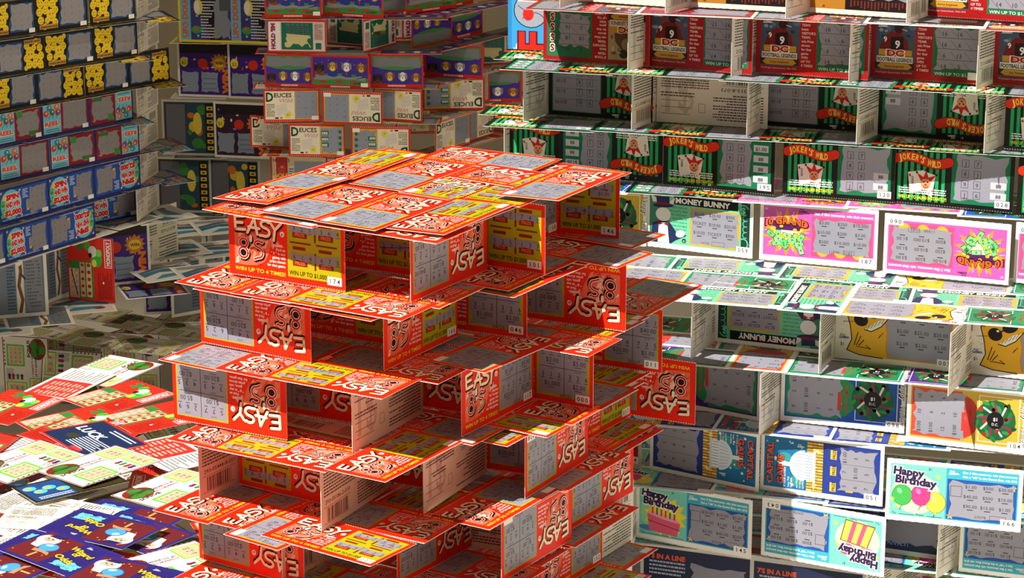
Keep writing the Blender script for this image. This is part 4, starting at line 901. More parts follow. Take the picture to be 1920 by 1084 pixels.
T('easy', 'o2', -0.1061, 1.7326, 0.5537, 0, 0, 237.8, 'red ticket lying flat inside the tower, under the fifth shelf edge', group='tickets inside the tower fifth shelf')
T('easy', 'g2', -0.0515, 1.8206, 0.5543, 0, 0, 58.24, 'red ticket lying flat inside the tower, under the fifth shelf edge', group='tickets inside the tower fifth shelf')
T('easy', 'o1', 0.0030, 1.9087, 0.5537, 0, 0, 237.7, 'red ticket lying flat inside the tower, under the fifth shelf edge', group='tickets inside the tower fifth shelf')
T('easy', 'g0', -0.1515, 1.7607, 0.5543, 0, 0, 58.45, 'red ticket lying flat inside the tower, under the fifth shelf edge', group='tickets inside the tower fifth shelf')
T('easy', 'g5', -0.0970, 1.8488, 0.5537, 0, 0, 238.6, 'red ticket lying flat inside the tower, under the fifth shelf edge', group='tickets inside the tower fifth shelf')
T('easy', 'o2', 0.0064, 1.9066, 0.4982, 0, 0, 58.78, 'red ticket lying flat inside the tower, under the lowest shelf edge', group='tickets inside the tower lowest shelf')
T('easy', 'g0', -0.0391, 1.9348, 0.4988, 0, 0, 237.7, 'red ticket lying flat inside the tower, under the lowest shelf edge', group='tickets inside the tower lowest shelf')
T('easy', 'o3', -0.1391, 1.8748, 0.4988, 0, 0, 238.4, 'red ticket lying flat inside the tower, under the lowest shelf edge', group='tickets inside the tower lowest shelf')
T('easy', 'g3', -0.0846, 1.9629, 0.4982, 0, 0, 58.84, 'red ticket lying flat inside the tower, under the lowest shelf edge', group='tickets inside the tower lowest shelf')
T('easy', 'g1', -0.1698, 1.7868, 0.8324, 0, 0, 326.8, 'red ticket under the tower roof, its left corner jutting out furthest left', tag='')
T('easy', 'o1', -0.0825, 1.7398, 0.8329, 0, 0, 149.2, 'red ticket under the tower roof, upside down at the front corner')
T('easy', 'g2', -0.0139, 1.8482, 0.8324, 0, 0, 58.25, 'red ticket of the lower roof sheet, mostly covered, behind the front corner')
T('easy', 'g4', 0.0361, 1.9145, 0.8324, 0, 0, 327.2, 'red ticket at the right tip of the tower roof, grey strip showing')
T('easy', 'g4', -0.1707, 1.8418, 0.8367, -3, 0, 55.25, 'red ticket on the tower roof, far left, grey panel scratched bare', tag='')
T('easy', 'o2', -0.1192, 1.9251, 0.8357, -2, 0, 60.25, 'red ticket at the back left of the tower roof, yellow panel streaked', tag='')
T('easy', 'g0', -0.1352, 1.8022, 0.8357, 0, 0, 237.2, 'red ticket on the tower roof front, second from left, grey panel forward', tag='')
T('easy', 'g5', -0.0918, 1.7718, 0.8362, 0, 0, 238.2, 'red ticket on the tower roof front, third from left, ragged grey panel', tag='')
T('easy', 'o3', -0.0453, 1.7595, 0.8357, -1.5, 0, 60.25, 'red ticket on the tower roof front, title end at the near corner', tag='')
T('easy', 'g1', -0.0776, 1.8935, 0.8351, 0, 0, 238.2, 'red ticket in the middle left of the tower roof, title end back')
T('easy', 'o0', -0.0353, 1.8650, 0.8346, 0, 0, 237.2, 'red ticket in the middle of the tower roof, yellow panel facing forward', tag='')
T('easy', 'g2', -0.0176, 1.9454, 0.8351, 0, 0, 331.2, 'red ticket at the back corner of the tower roof, white tag on it', tag='')
T('easy', 'o4', 0.0087, 1.8739, 0.8357, 0, 0, 325.2, 'red ticket across the roof, title upright, right of the back corner')
T('easy', 'g3', 0.0366, 1.8419, 0.8397, 2, 0, -120.1, 'red ticket overhanging the tower roof at right, grey panel and white tag', tag='')
T('easy', 'o1', -0.0251, 1.8383, 0.8346, 0, 0, 330.2, 'red ticket on the roof, yellow panel, just left of the overhanging one')
T('easy', 'o2', -0.1996, 1.8197, 0.7774, 0, 0, 58.25, 'red ticket on first tower shelf, leftmost along the front edge')
T('easy', 'g0', -0.1556, 1.7902, 0.7780, 0, 0, 59.25, 'red ticket on first tower shelf, second from left along front')
T('easy', 'o4', -0.1081, 1.7345, 0.7785, 0, 0, 149.8, 'red upside down ticket at the front corner of the first tower shelf')
T('easy', 'g2', -0.0492, 1.7760, 0.7780, 0, 0, 60.25, 'red ticket on first tower shelf, edge peeping under the front side card')
T('easy', 'g3', 0.0015, 1.8199, 0.7785, 0, 0, 58.25, 'red ticket on first tower shelf, title lit below number 101')
T('easy', 'g1', 0.0524, 1.8762, 0.7785, 0, 0, 325.2, 'red ticket at right of first tower shelf, grey panel half in sun', tag='')
T('easy', 'g2', 0.0646, 1.9262, 0.7801, 0, 0, 326.2, 'red ticket at right of first tower shelf, the higher and further one', tag='')
T('easy', 'g0', -0.2117, 1.8060, 0.7219, 0, 0, 238.2, 'red ticket on second tower shelf, leftmost, grey panel forward', tag='')
T('easy', 'g1', -0.1684, 1.7828, 0.7225, 0, 0, 58.25, 'red ticket on second tower shelf, second from left along front')
T('easy', 'o1', -0.1221, 1.7291, 0.7230, 0, 0, 150.2, 'red upside down ticket curling at the front corner of second tower shelf')
T('easy', 'g2', -0.0837, 1.7664, 0.7219, 0, 0, 150.2, 'red ticket on second tower shelf, letters EA showing by number 166')
T('easy', 'g3', -0.0122, 1.7978, 0.7230, 0, 0, 235.2, 'red ticket jutting from second tower shelf above number 117', tag='')
T('easy', 'g5', 0.0262, 1.8301, 0.7225, 0, 0, 149.2, 'red upside down ticket on second tower shelf with sunlit title')
T('easy', 'o0', 0.0538, 1.8475, 0.7219, 0, 0, 58.25, 'red ticket on second tower shelf, edge under the large upside down card', tag='')
T('easy', 'g4', 0.1081, 1.9467, 0.7225, 0, 0, 60.25, 'red ticket at the right tip of second tower shelf, grey and shaded', tag='')
T('easy', 'o3', 0.0583, 1.8623, 0.7213, 0, 0, 58.25, 'red ticket on second tower shelf, yellow corner above number 011', tag='')
T('easy', 'g2', -0.2061, 1.7884, 0.6664, 0, 0, 59.25, 'red ticket on third tower shelf, leftmost along the front edge')
T('easy', 'o2', -0.1630, 1.7332, 0.6670, 0, 0, 150.2, 'red upside down ticket on third tower shelf, yellow panel left')
T('easy', 'o3', -0.0844, 1.7191, 0.6681, 0, 0, 58.25, 'red ticket at the front corner of third tower shelf, title forward', tag='')
T('easy', 'g0', -0.1234, 1.7934, 0.6664, 180, 0, 148.2, 'ticket lying face down on third tower shelf, pinkish text back up', back='293-05471-3-041')
T('easy', 'g4', -0.0576, 1.7914, 0.6670, 0, 0, 328.2, 'red ticket on third tower shelf, white tag below number 117', tag='')
T('easy', 'o4', -0.0027, 1.8080, 0.6675, 0, 0, 327.2, 'red ticket on third tower shelf, yellow panel half in sun', tag='')
T('easy', 'g1', 0.0493, 1.8420, 0.6681, 0, 0, 58.25, 'red ticket on third tower shelf, title lit below number 000')
T('easy', 'g2', 0.0549, 1.8644, 0.6664, 0, 0, 58.25, 'red ticket on third tower shelf, grey panel with tag right of 000', tag='')
T('easy', 'o0', 0.0658, 1.8953, 0.6670, 0, 0, 58.25, 'red ticket on third tower shelf, yellow panel left of number 011', tag='')
T('easy', 'g3', -0.2171, 1.7859, 0.6109, 0, 0, 57.25, 'red ticket on fourth tower shelf, leftmost along the front edge')
T('easy', 'g1', -0.1718, 1.7602, 0.6115, 0, 0, 58.25, 'red ticket on fourth tower shelf, second from left along front')
T('easy', 'g0', -0.1570, 1.7310, 0.6120, 0, 0, 233.2, 'red ticket on fourth tower shelf, grey strip and tag peeping out', tag='')
T('easy', 'o3', -0.1245, 1.6929, 0.6131, 0, 0, 324.2, 'red ticket on fourth tower shelf, numbered 027, yellow panel at front corner', tag='027')
T('easy', 'g4', -0.0927, 1.7367, 0.6120, 0, 0, 149.2, 'red upside down ticket on fourth tower shelf behind number 027')
T('easy', 'g5', -0.0119, 1.7717, 0.6120, 0, 0, 58.25, 'red ticket jutting from fourth tower shelf, title half in sun', tag='')
T('easy', 'g2', 0.0446, 1.8496, 0.6120, 0, 0, 238.2, 'red ticket on fourth tower shelf, shaded, title below the 028 card')
T('easy', 'o1', 0.0690, 1.9215, 0.6115, 0, 0, 58.25, 'red ticket at the right tip of fourth tower shelf with tag', tag='')
T('easy', 'g4', -0.2145, 1.7748, 0.5554, 0, 0, 59.25, 'red ticket on fifth tower shelf, leftmost, at the picture bottom')
T('easy', 'o0', -0.1684, 1.7487, 0.5560, 0, 0, 58.25, 'red ticket on fifth tower shelf, second from left, at picture bottom')
T('easy', 'g1', -0.0935, 1.7278, 0.5560, 0, 0, 148.2, 'red upside down ticket on fifth tower shelf, seen between the side cards')
T('easy', 'o2', -0.0417, 1.7545, 0.5554, 0, 0, 328.2, 'red ticket on fifth tower shelf, yellow panel near the picture bottom')
T('easy', 'g3', -0.0293, 1.7821, 0.5565, 0, 0, 148.2, 'red upside down ticket edging the fifth tower shelf, letters cut off')
T('easy', 'g0', 0.0533, 1.8771, 0.5565, 0, 0, 238.2, 'red ticket on fifth tower shelf at right, grey panel shaded')
T('easy', 'o4', 0.0635, 1.8708, 0.5004, 0, 0, 58.25, 'red ticket on lowest tower shelf, yellow panel at the picture bottom', tag='152')
T('easy', 'g5', 0.0721, 1.9302, 0.4999, 0, 0, 58.25, 'red ticket on lowest tower shelf, white tag by the edge-on back', tag='')
T('easy', 'o0', -0.1650, 1.7834, 0.8058, 90, 0, -29.02, 'red ticket numbered 174 standing upright under the tower roof', tag='174')
T('easy', 'o1', -0.1014, 1.8159, 0.8058, 90, 0, -28, 'red ticket standing in shade behind number 174 under the tower roof')
T('easy', 'g2', -0.0455, 1.7741, 0.8058, 90, 180, 58.07, 'red ticket upside down on the tower front corner under the roof', tag='')
T('easy', 'o2', -0.0190, 1.8312, 0.8058, 90, 0, -31, 'red ticket numbered 101 standing under the roof right edge', tag='101')
T('easy', 'o3', 0.0373, 1.9270, 0.8058, 90, 0, -24, 'red ticket numbered 146 standing at the far right under the roof', tag='146')
T('easy', 'g3', 0.0095, 1.8846, 0.8058, 90, 0, 58.25, 'red ticket numbered 158 standing edge-on left of number 146', tag='158')
T('easy', 'g0', -0.1901, 1.7889, 0.7503, 90, 180, -31.41, 'red ticket upside down, leftmost standing on second tower shelf')
T('easy', 'o4', -0.1185, 1.8220, 0.7503, 90, 0, -29, 'red ticket standing in deep shade inside the second tower storey')
T('easy', 'o0', -0.0670, 1.7872, 0.7503, 90, 0, 59.5, 'red ticket numbered 166 standing edge to the front on second shelf', tag='166')
T('easy', 'g4', -0.0340, 1.8451, 0.7503, 90, 0, -27, 'red ticket numbered 046 standing in shade on second tower shelf', tag='046')
T('easy', 'g5', 0.0413, 1.8650, 0.7503, 90, 180, -27, 'red ticket upside down, large title, right end of second tower shelf')
T('easy', 'g1', -0.2092, 1.7745, 0.6948, 90, 180, -28.59, 'red ticket upside down, leftmost standing on third tower shelf')
T('easy', 'g2', -0.1431, 1.8017, 0.6948, 90, 180, -26, 'red ticket upside down in shade inside the third tower storey')
T('easy', 'g0', -0.0914, 1.7682, 0.6948, 90, 180, 241.8, 'ticket edge-on on third shelf, pinkish back with upside down dollar sign', back='293-05502-1-017')
T('easy', 'g3', -0.0658, 1.8280, 0.6948, 90, 180, -27, 'red ticket upside down behind the pinkish back on third tower shelf')
T('easy', 'g1', -0.0103, 1.8010, 0.6948, 90, 0, 58.11, 'red ticket numbered 117 standing edge to the front on third shelf', tag='117')
T('easy', 'g4', 0.0181, 1.8476, 0.6948, 90, 0, -31, 'red ticket numbered 000 standing on third tower shelf', tag='000')
T('easy', 'g2', 0.0733, 1.9330, 0.6948, 90, 0, -26, 'red ticket numbered 011 standing at the right of third shelf', tag='011')
T('easy', 'g0', -0.2065, 1.8148, 0.6393, 90, 0, 238.2, 'ticket edge-on at the left of fourth shelf, pinkish back with barcode', back='293-05444-8-021')
T('easy', 'o1', -0.1645, 1.7807, 0.6393, 90, 180, -33, 'red ticket upside down, yellow panel, left of fourth tower shelf')
T('easy', 'g2', -0.1157, 1.7526, 0.6393, 90, 0, 244.4, 'ticket edge-on mid fourth shelf, pinkish back numbered 293-05186-2-010', back='293-05186-2-010')
T('easy', 'g3', -0.0967, 1.8158, 0.6393, 90, 180, -29, 'red ticket upside down in shade, middle of fourth tower shelf')
T('easy', 'g4', -0.0424, 1.7903, 0.6393, 90, 180, 243.3, 'ticket edge-on on fourth shelf, pinkish back, big dollar sign, right', back='293-05377-6-052')
T('easy', 'g1', -0.0179, 1.8429, 0.6393, 90, 0, -24, 'red ticket standing in shade between fourth shelf side cards')
T('easy', 'g5', 0.0343, 1.8205, 0.6393, 90, 180, 60.84, 'red ticket upside down, numbered 028, glossy panel on fourth shelf', tag='028')
T('easy', 'o3', 0.0710, 1.9269, 0.6393, 90, 0, 58.25, 'red ticket numbered 013 standing edge to the right, fourth shelf', tag='013')
T('easy', 'g3', 0.1037, 1.9702, 0.6393, 90, 180, -27, 'red ticket upside down, last at the far right of fourth shelf')
T('easy', 'g0', -0.1959, 1.7675, 0.5838, 90, 180, -34, 'red ticket upside down, leftmost standing on fifth tower shelf')
T('easy', 'g2', -0.1437, 1.7884, 0.5838, 90, 0, 238.2, 'ticket edge-on on fifth shelf, pinkish back cut by picture bottom', back='293-05209-9-034')
T('easy', 'g3', -0.0569, 1.7824, 0.5838, 90, 180, 56.47, 'red ticket upside down, edge-on in the middle of fifth tower shelf')
T('easy', 'o1', -0.0517, 1.8299, 0.5838, 90, 0, 157, 'ticket showing its pinkish back in shade on fifth tower shelf', back='293-05333-4-066')
T('easy', 'g1', 0.0191, 1.7913, 0.5838, 90, 180, 57.87, 'red ticket upside down, large grey panel, edge-on on fifth shelf', tag='')
T('easy', 'g4', 0.0721, 1.8980, 0.5838, 90, 180, 58.25, 'red ticket upside down, last edge-on at right of fifth shelf')
T('easy', 'g5', 0.0468, 1.8830, 0.5283, 90, 0, 58.25, 'red ticket numbered 152 standing on lowest tower shelf', tag='152')
T('bunny', 'a', 0.0743, 1.9347, 0.5283, 90, 180, 238.2, 'ticket edge-on at lowest shelf right, pale back beside birthday cake ticket', back='293-05280-7-073')
T('football', 'a', 0.0670, 2.1813, 0.9168, 0, 0, 163.5, 'dark red football ticket lying flat, first on the cash shelf front')
T('dark', 'b', 0.1609, 2.1548, 0.9174, 0, 0, -13.84, 'dark red lettered ticket lying flat, second on the cash shelf front')
T('football', 'b', 0.2558, 2.1318, 0.9168, 0, 0, 162.6, 'dark red football ticket lying flat, third on the cash shelf front', tag='')
T('cash', 'k', 0.3501, 2.1066, 0.9174, 0, 0, -16.02, 'black and gold cash ticket lying flat, fourth on the cash shelf front', tag='')
T('football', 'a', 0.4433, 2.0776, 0.9168, 0, 0, -15.81, 'dark red football ticket lying flat, fifth on the cash shelf front')
T('dark', 'b', 0.0604, 2.2321, 0.9159, 0, 0, 165.8, 'ticket lying flat deep on the cash row shelf, behind the standing tickets', group='inner shelf tickets of the cash row')
T('football', 'b', 0.1553, 2.2090, 0.9165, 0, 0, 166.3, 'ticket lying flat deep on the cash row shelf, behind the standing tickets', group='inner shelf tickets of the cash row')
T('cash', 'k', 0.2481, 2.1786, 0.9159, 0, 0, 166.2, 'ticket lying flat deep on the cash row shelf, behind the standing tickets', group='inner shelf tickets of the cash row')
T('football', 'a', 0.3432, 2.1563, 0.9165, 0, 0, -17, 'ticket lying flat deep on the cash row shelf, behind the standing tickets', group='inner shelf tickets of the cash row')
T('dark', 'b', 0.4370, 2.1295, 0.9159, 0, 0, -15.67, 'ticket lying flat deep on the cash row shelf, behind the standing tickets', group='inner shelf tickets of the cash row')
T('football', 'b', 0.5301, 2.0998, 0.9165, 0, 0, 163.5, 'ticket lying flat deep on the cash row shelf, behind the standing tickets', group='inner shelf tickets of the cash row')
T('joker', 'a', 0.0449, 2.1952, 0.8613, 0, 0, 164.8, 'black and green joker ticket lying flat, first on the football shelf front')
T('joker', 'c', 0.1401, 2.1732, 0.8619, 0, 0, -15.78, 'black and green joker ticket lying flat, second on the football shelf front')
T('joker', 'b', 0.2331, 2.1433, 0.8613, 0, 0, 164, 'black and green joker ticket lying flat, third on the football shelf front')
T('joker', 'a', 0.3263, 2.1145, 0.8619, 0, 0, 162.6, 'black and green joker ticket lying flat, fourth on the football shelf front')
T('joker', 'c', 0.4215, 2.0924, 0.8613, 0, 0, -17.17, 'black and green joker ticket lying flat, fifth on the football shelf front')
T('joker', 'b', 0.5162, 2.0688, 0.8619, 0, 0, -15.46, 'black and green joker ticket lying flat, sixth on the football shelf front')
T('joker', 'c', 0.0392, 2.2491, 0.8604, 0, 0, -14.11, 'ticket lying flat deep on the football row shelf, behind the standing tickets', group='inner shelf tickets of the football row')
T('joker', 'a', 0.2261, 2.1928, 0.8604, 0, 0, 164.3, 'ticket lying flat deep on the football row shelf, behind the standing tickets', group='inner shelf tickets of the football row')
T('joker', 'c', 0.3209, 2.1692, 0.8610, 0, 0, 166.4, 'ticket lying flat deep on the football row shelf, behind the standing tickets', group='inner shelf tickets of the football row')
T('joker', 'b', 0.4142, 2.1405, 0.8604, 0, 0, 163.6, 'ticket lying flat deep on the football row shelf, behind the standing tickets', group='inner shelf tickets of the football row')
T('joker', 'a', 0.5089, 2.1168, 0.8610, 0, 0, 165.3, 'ticket lying flat deep on the football row shelf, behind the standing tickets', group='inner shelf tickets of the football row')
T('joker', 'b', 0.0303, 2.2171, 0.8058, 0, 0, -15.54, 'black and green joker ticket lying flat, first on the upper joker shelf front')
T('joker', 'a', 0.1250, 2.1934, 0.8064, 0, 0, 163, 'black and green joker ticket lying flat, second on the upper joker shelf front')
T('joker', 'c', 0.2197, 2.1696, 0.8058, 0, 0, 166.3, 'black and green joker ticket lying flat, third on the upper joker shelf front')
T('joker', 'b', 0.3137, 2.1437, 0.8064, 0, 0, 164.5, 'black and green joker ticket lying flat, fourth on the upper joker shelf front')
T('joker', 'a', 0.4074, 2.1165, 0.8058, 0, 0, -15.48, 'black and green joker ticket lying flat, fifth on the upper joker shelf front')
T('joker', 'c', 0.5015, 2.0903, 0.8064, 0, 0, -15.15, 'black and green joker ticket lying flat, sixth on the upper joker shelf front')
T('joker', 'a', 0.0252, 2.2734, 0.8049, 0, 0, -14.38, 'ticket lying flat deep on the upper joker row shelf, behind the standing tickets', group='inner shelf tickets of the upper joker row')
T('joker', 'c', 0.1185, 2.2446, 0.8055, 0, 0, -16.81, 'ticket lying flat deep on the upper joker row shelf, behind the standing tickets', group='inner shelf tickets of the upper joker row')
T('joker', 'b', 0.2131, 2.2207, 0.8049, 0, 0, -13.65, 'ticket lying flat deep on the upper joker row shelf, behind the standing tickets', group='inner shelf tickets of the upper joker row')
T('joker', 'a', 0.3069, 2.1937, 0.8055, 0, 0, 163.4, 'ticket lying flat deep on the upper joker row shelf, behind the standing tickets', group='inner shelf tickets of the upper joker row')
T('joker', 'c', 0.4014, 2.1693, 0.8049, 0, 0, 164.2, 'ticket lying flat deep on the upper joker row shelf, behind the standing tickets', group='inner shelf tickets of the upper joker row')
T('joker', 'b', 0.4942, 2.1386, 0.8055, 0, 0, 166.2, 'ticket lying flat deep on the upper joker row shelf, behind the standing tickets', group='inner shelf tickets of the upper joker row')
T('wreath', 'b', 0.0608, 2.2149, 0.7503, 0, 0, -17.2, 'blue holiday wreath ticket lying flat, first on the lower joker shelf front', tag='')
T('joker', 'a', 0.1557, 2.1920, 0.7509, 0, 0, 164.9, 'black and green joker ticket lying flat, second on the lower joker shelf front')
T('grand', 'a', 0.2485, 2.1614, 0.7503, 0, 0, 166, 'pink ticket with banknote pile lying flat, third on the lower joker shelf front')
T('grand', 'b', 0.3434, 2.1385, 0.7509, 0, 0, -13.97, 'pink ticket with banknote pile lying flat, fourth on the lower joker shelf front')
T('wreath', 'b', 0.4367, 2.1096, 0.7503, 0, 0, 165.9, 'blue holiday wreath ticket lying flat, fifth on the lower joker shelf front')
T('joker', 'a', 0.5318, 2.0875, 0.7509, 0, 0, -14.4, 'black and green joker ticket lying flat, sixth on the lower joker shelf front')
T('grand', 'b', 0.2424, 2.2140, 0.7494, 0, 0, -15.24, 'ticket lying flat deep on the lower joker row shelf, behind the standing tickets', group='inner shelf tickets of the lower joker row')
T('joker', 'a', 0.4301, 2.1606, 0.7494, 0, 0, 165, 'ticket lying flat deep on the lower joker row shelf, behind the standing tickets', group='inner shelf tickets of the lower joker row')
T('grand', 'a', 0.5251, 2.1378, 0.7500, 0, 0, -17.52, 'ticket lying flat deep on the lower joker row shelf, behind the standing tickets', group='inner shelf tickets of the lower joker row')
T('bunny', 'a', 0.1836, 2.0412, 0.6948, 0, 0, -15.5, 'mint green dollar ticket lying flat, first on the pink row shelf front', tag='')
T('bunny', 'b', 0.2591, 2.0393, 0.6954, 0, 0, 72.51, 'mint green dollar ticket lying flat, second on the pink row shelf front')
T('cat', 'a', 0.3236, 1.9978, 0.6948, 0, 0, 163.4, 'cream and orange cat ticket lying flat, third on the pink row shelf front', tag='')
T('wreath', 'g', 0.4181, 1.9734, 0.6954, 0, 0, 166, 'green holiday wreath ticket lying flat, fourth on the pink row shelf front')
T('bunny', 'a', 0.4950, 1.9760, 0.6948, 0, 0, 74.52, 'mint green dollar ticket lying flat, fifth on the pink row shelf front', tag='')
T('cat', 'a', 0.1017, 2.1101, 0.6951, 0, 0, -16.92, 'cream and orange cat ticket lying flat, second on the pink row shelf middle')
T('wreath', 'g', 0.1958, 2.0842, 0.6945, 0, 0, -16.3, 'green holiday wreath ticket lying flat, third on the pink row shelf middle')
T('bunny', 'a', 0.2888, 2.0543, 0.6951, 0, 0, -14.07, 'mint green dollar ticket lying flat, fourth on the pink row shelf middle', tag='')
T('bunny', 'b', 0.3837, 2.0316, 0.6945, 0, 0, -14.52, 'mint green dollar ticket lying flat, fifth on the pink row shelf middle')
T('cat', 'a', 0.4779, 2.0061, 0.6951, 0, 0, -15.83, 'cream and orange cat ticket lying flat, sixth on the pink row shelf middle')
T('wreath', 'g', 0.0949, 2.1599, 0.6948, 0, 0, 164.4, 'green holiday wreath ticket lying flat, second on the pink row shelf back')
T('bunny', 'a', 0.1902, 2.1386, 0.6942, 0, 0, 166.1, 'mint green dollar ticket lying flat, third on the pink row shelf back', tag='')
T('bunny', 'b', 0.2826, 2.1065, 0.6948, 0, 0, 162.9, 'mint green dollar ticket lying flat, fourth on the pink row shelf back', tag='')
T('cat', 'a', 0.3772, 2.0826, 0.6942, 0, 0, -14.92, 'cream and orange cat ticket lying flat, fifth on the pink row shelf back', tag='')
T('wreath', 'g', 0.4722, 2.0599, 0.6948, 0, 0, 165.5, 'green holiday wreath ticket lying flat, sixth on the pink row shelf back', tag='')
T('wreath', 'p', 0.1407, 2.0548, 0.6393, 0, 0, 163, 'purple holiday wreath ticket lying flat, first on the cat shelf front')
T('wreath', 'r', 0.2169, 2.0555, 0.6403, 0, 0, 73.99, 'gold holiday wreath ticket lying flat, second on the cat shelf front')
T('wreath', 'g', 0.2809, 2.0119, 0.6393, 0, 0, -16.96, 'green holiday wreath ticket lying flat, third on the cat shelf front')
T('wreath', 'p', 0.3747, 1.9851, 0.6399, 0, 0, 164.1, 'purple holiday wreath ticket lying flat, fourth on the cat shelf front', tag='')
T('wreath', 'r', 0.4511, 1.9862, 0.6397, 0, 0, 254.2, 'gold holiday wreath ticket lying flat, fifth on the cat shelf front', tag='')
T('wreath', 'r', 0.1325, 2.1001, 0.6384, 0, 0, 164.4, 'ticket lying flat deep on the cat row shelf, behind the standing tickets', group='inner shelf tickets of the cat row')
T('wreath', 'g', 0.2266, 2.0742, 0.6390, 0, 0, -13.72, 'ticket lying flat deep on the cat row shelf, behind the standing tickets', group='inner shelf tickets of the cat row')
T('wreath', 'p', 0.3223, 2.0541, 0.6384, 0, 0, 163.5, 'ticket lying flat deep on the cat row shelf, behind the standing tickets', group='inner shelf tickets of the cat row')
T('wreath', 'r', 0.4147, 2.0219, 0.6390, 0, 0, -16.53, 'ticket lying flat deep on the cat row shelf, behind the standing tickets', group='inner shelf tickets of the cat row')
T('wreath', 'g', 0.5098, 1.9998, 0.6384, 0, 0, 165.8, 'ticket lying flat deep on the cat row shelf, behind the standing tickets', group='inner shelf tickets of the cat row')
T('wreath', 'g', 0.1561, 2.1473, 0.6375, 0, 0, 164, 'ticket lying flat deep on the cat row shelf, behind the standing tickets', group='inner shelf tickets of the cat row')
T('wreath', 'p', 0.2491, 2.1176, 0.6381, 0, 0, 165.2, 'ticket lying flat deep on the cat row shelf, behind the standing tickets', group='inner shelf tickets of the cat row')
T('wreath', 'g', 0.4370, 2.0645, 0.6381, 0, 0, -16.53, 'ticket lying flat deep on the cat row shelf, behind the standing tickets', group='inner shelf tickets of the cat row')
T('capital', 'a', 0.1301, 2.0542, 0.5838, 0, 0, -14.4, 'blue capitol dome ticket lying flat, first on the wreath shelf front')
T('capital', 'b', 0.2242, 2.0283, 0.5844, 0, 0, -16.55, 'blue capitol dome ticket lying flat, second on the wreath shelf front', tag='')
T('capital', 'a', 0.3185, 2.0032, 0.5838, 0, 0, 166.1, 'blue capitol dome ticket lying flat, third on the wreath shelf front', tag='')
T('capital', 'b', 0.4140, 1.9823, 0.5844, 0, 0, -13.85, 'blue capitol dome ticket lying flat, fourth on the wreath shelf front', tag='')
T('capital', 'b', 0.1243, 2.1076, 0.5829, 0, 0, -16.8, 'ticket lying flat deep on the wreath row shelf, behind the standing tickets', group='inner shelf tickets of the wreath row')
T('capital', 'a', 0.2180, 2.0805, 0.5835, 0, 0, 164.5, 'ticket lying flat deep on the wreath row shelf, behind the standing tickets', group='inner shelf tickets of the wreath row')
T('capital', 'b', 0.3119, 2.0541, 0.5829, 0, 0, 164.4, 'ticket lying flat deep on the wreath row shelf, behind the standing tickets', group='inner shelf tickets of the wreath row')
T('capital', 'a', 0.4077, 2.0341, 0.5835, 0, 0, 165.6, 'ticket lying flat deep on the wreath row shelf, behind the standing tickets', group='inner shelf tickets of the wreath row')
T('capital', 'b', 0.5011, 2.0058, 0.5829, 0, 0, -17.55, 'ticket lying flat deep on the wreath row shelf, behind the standing tickets', group='inner shelf tickets of the wreath row')
T('capital', 'b', 0.2419, 2.1288, 0.5826, 0, 0, 162.8, 'ticket lying flat deep on the wreath row shelf, behind the standing tickets', group='inner shelf tickets of the wreath row')
T('capital', 'a', 0.3353, 2.1004, 0.5820, 0, 0, 165, 'ticket lying flat deep on the wreath row shelf, behind the standing tickets', group='inner shelf tickets of the wreath row')
T('capital', 'b', 0.4288, 2.0723, 0.5826, 0, 0, 166.3, 'ticket lying flat deep on the wreath row shelf, behind the standing tickets', group='inner shelf tickets of the wreath row')
T('capital', 'a', 0.5228, 2.0464, 0.5820, 0, 0, -13.68, 'ticket lying flat deep on the wreath row shelf, behind the standing tickets', group='inner shelf tickets of the wreath row')
T('birthday', 'b', 0.1293, 2.0515, 0.5283, 0, 0, -15.99, 'turquoise birthday ticket lying flat, first along the front of the shelf under the capitol row', tag='')
T('birthday', 'c', 0.2239, 2.0274, 0.5289, 0, 0, -17.55, 'turquoise birthday ticket lying flat, second along the front of the shelf under the capitol row')
T('capital', 'a', 0.3168, 1.9969, 0.5283, 0, 0, 163.1, 'blue capitol dome ticket lying flat, third on the capitol shelf front')
T('birthday', 'b', 0.4120, 1.9754, 0.5289, 0, 0, 164.8, 'turquoise birthday ticket lying flat, fourth along the front of the shelf under the capitol row', tag='')
T('birthday', 'c', 0.1232, 2.1038, 0.5274, 0, 0, -16.98, 'ticket lying flat deep on the capitol row shelf, behind the standing tickets', group='inner shelf tickets of the capitol row')
T('capital', 'a', 0.2169, 2.0767, 0.5280, 0, 0, 163.8, 'ticket lying flat deep on the capitol row shelf, behind the standing tickets', group='inner shelf tickets of the capitol row')
T('birthday', 'b', 0.3123, 2.0553, 0.5274, 0, 0, 163.4, 'ticket lying flat deep on the capitol row shelf, behind the standing tickets', group='inner shelf tickets of the capitol row')
T('birthday', 'c', 0.4046, 2.0230, 0.5280, 0, 0, 163.3, 'ticket lying flat deep on the capitol row shelf, behind the standing tickets', group='inner shelf tickets of the capitol row')
T('capital', 'a', 0.4992, 1.9990, 0.5274, 0, 0, 163.9, 'ticket lying flat deep on the capitol row shelf, behind the standing tickets', group='inner shelf tickets of the capitol row')
T('capital', 'a', 0.1465, 2.1499, 0.5265, 0, 0, -16.61, 'ticket lying flat deep on the capitol row shelf, behind the standing tickets', group='inner shelf tickets of the capitol row')
T('birthday', 'b', 0.2390, 2.1184, 0.5271, 0, 0, -16.55, 'ticket lying flat deep on the capitol row shelf, behind the standing tickets', group='inner shelf tickets of the capitol row')
T('birthday', 'c', 0.3336, 2.0945, 0.5265, 0, 0, 164.7, 'ticket lying flat deep on the capitol row shelf, behind the standing tickets', group='inner shelf tickets of the capitol row')
T('capital', 'a', 0.4273, 2.0670, 0.5271, 0, 0, 163.6, 'ticket lying flat deep on the capitol row shelf, behind the standing tickets', group='inner shelf tickets of the capitol row')
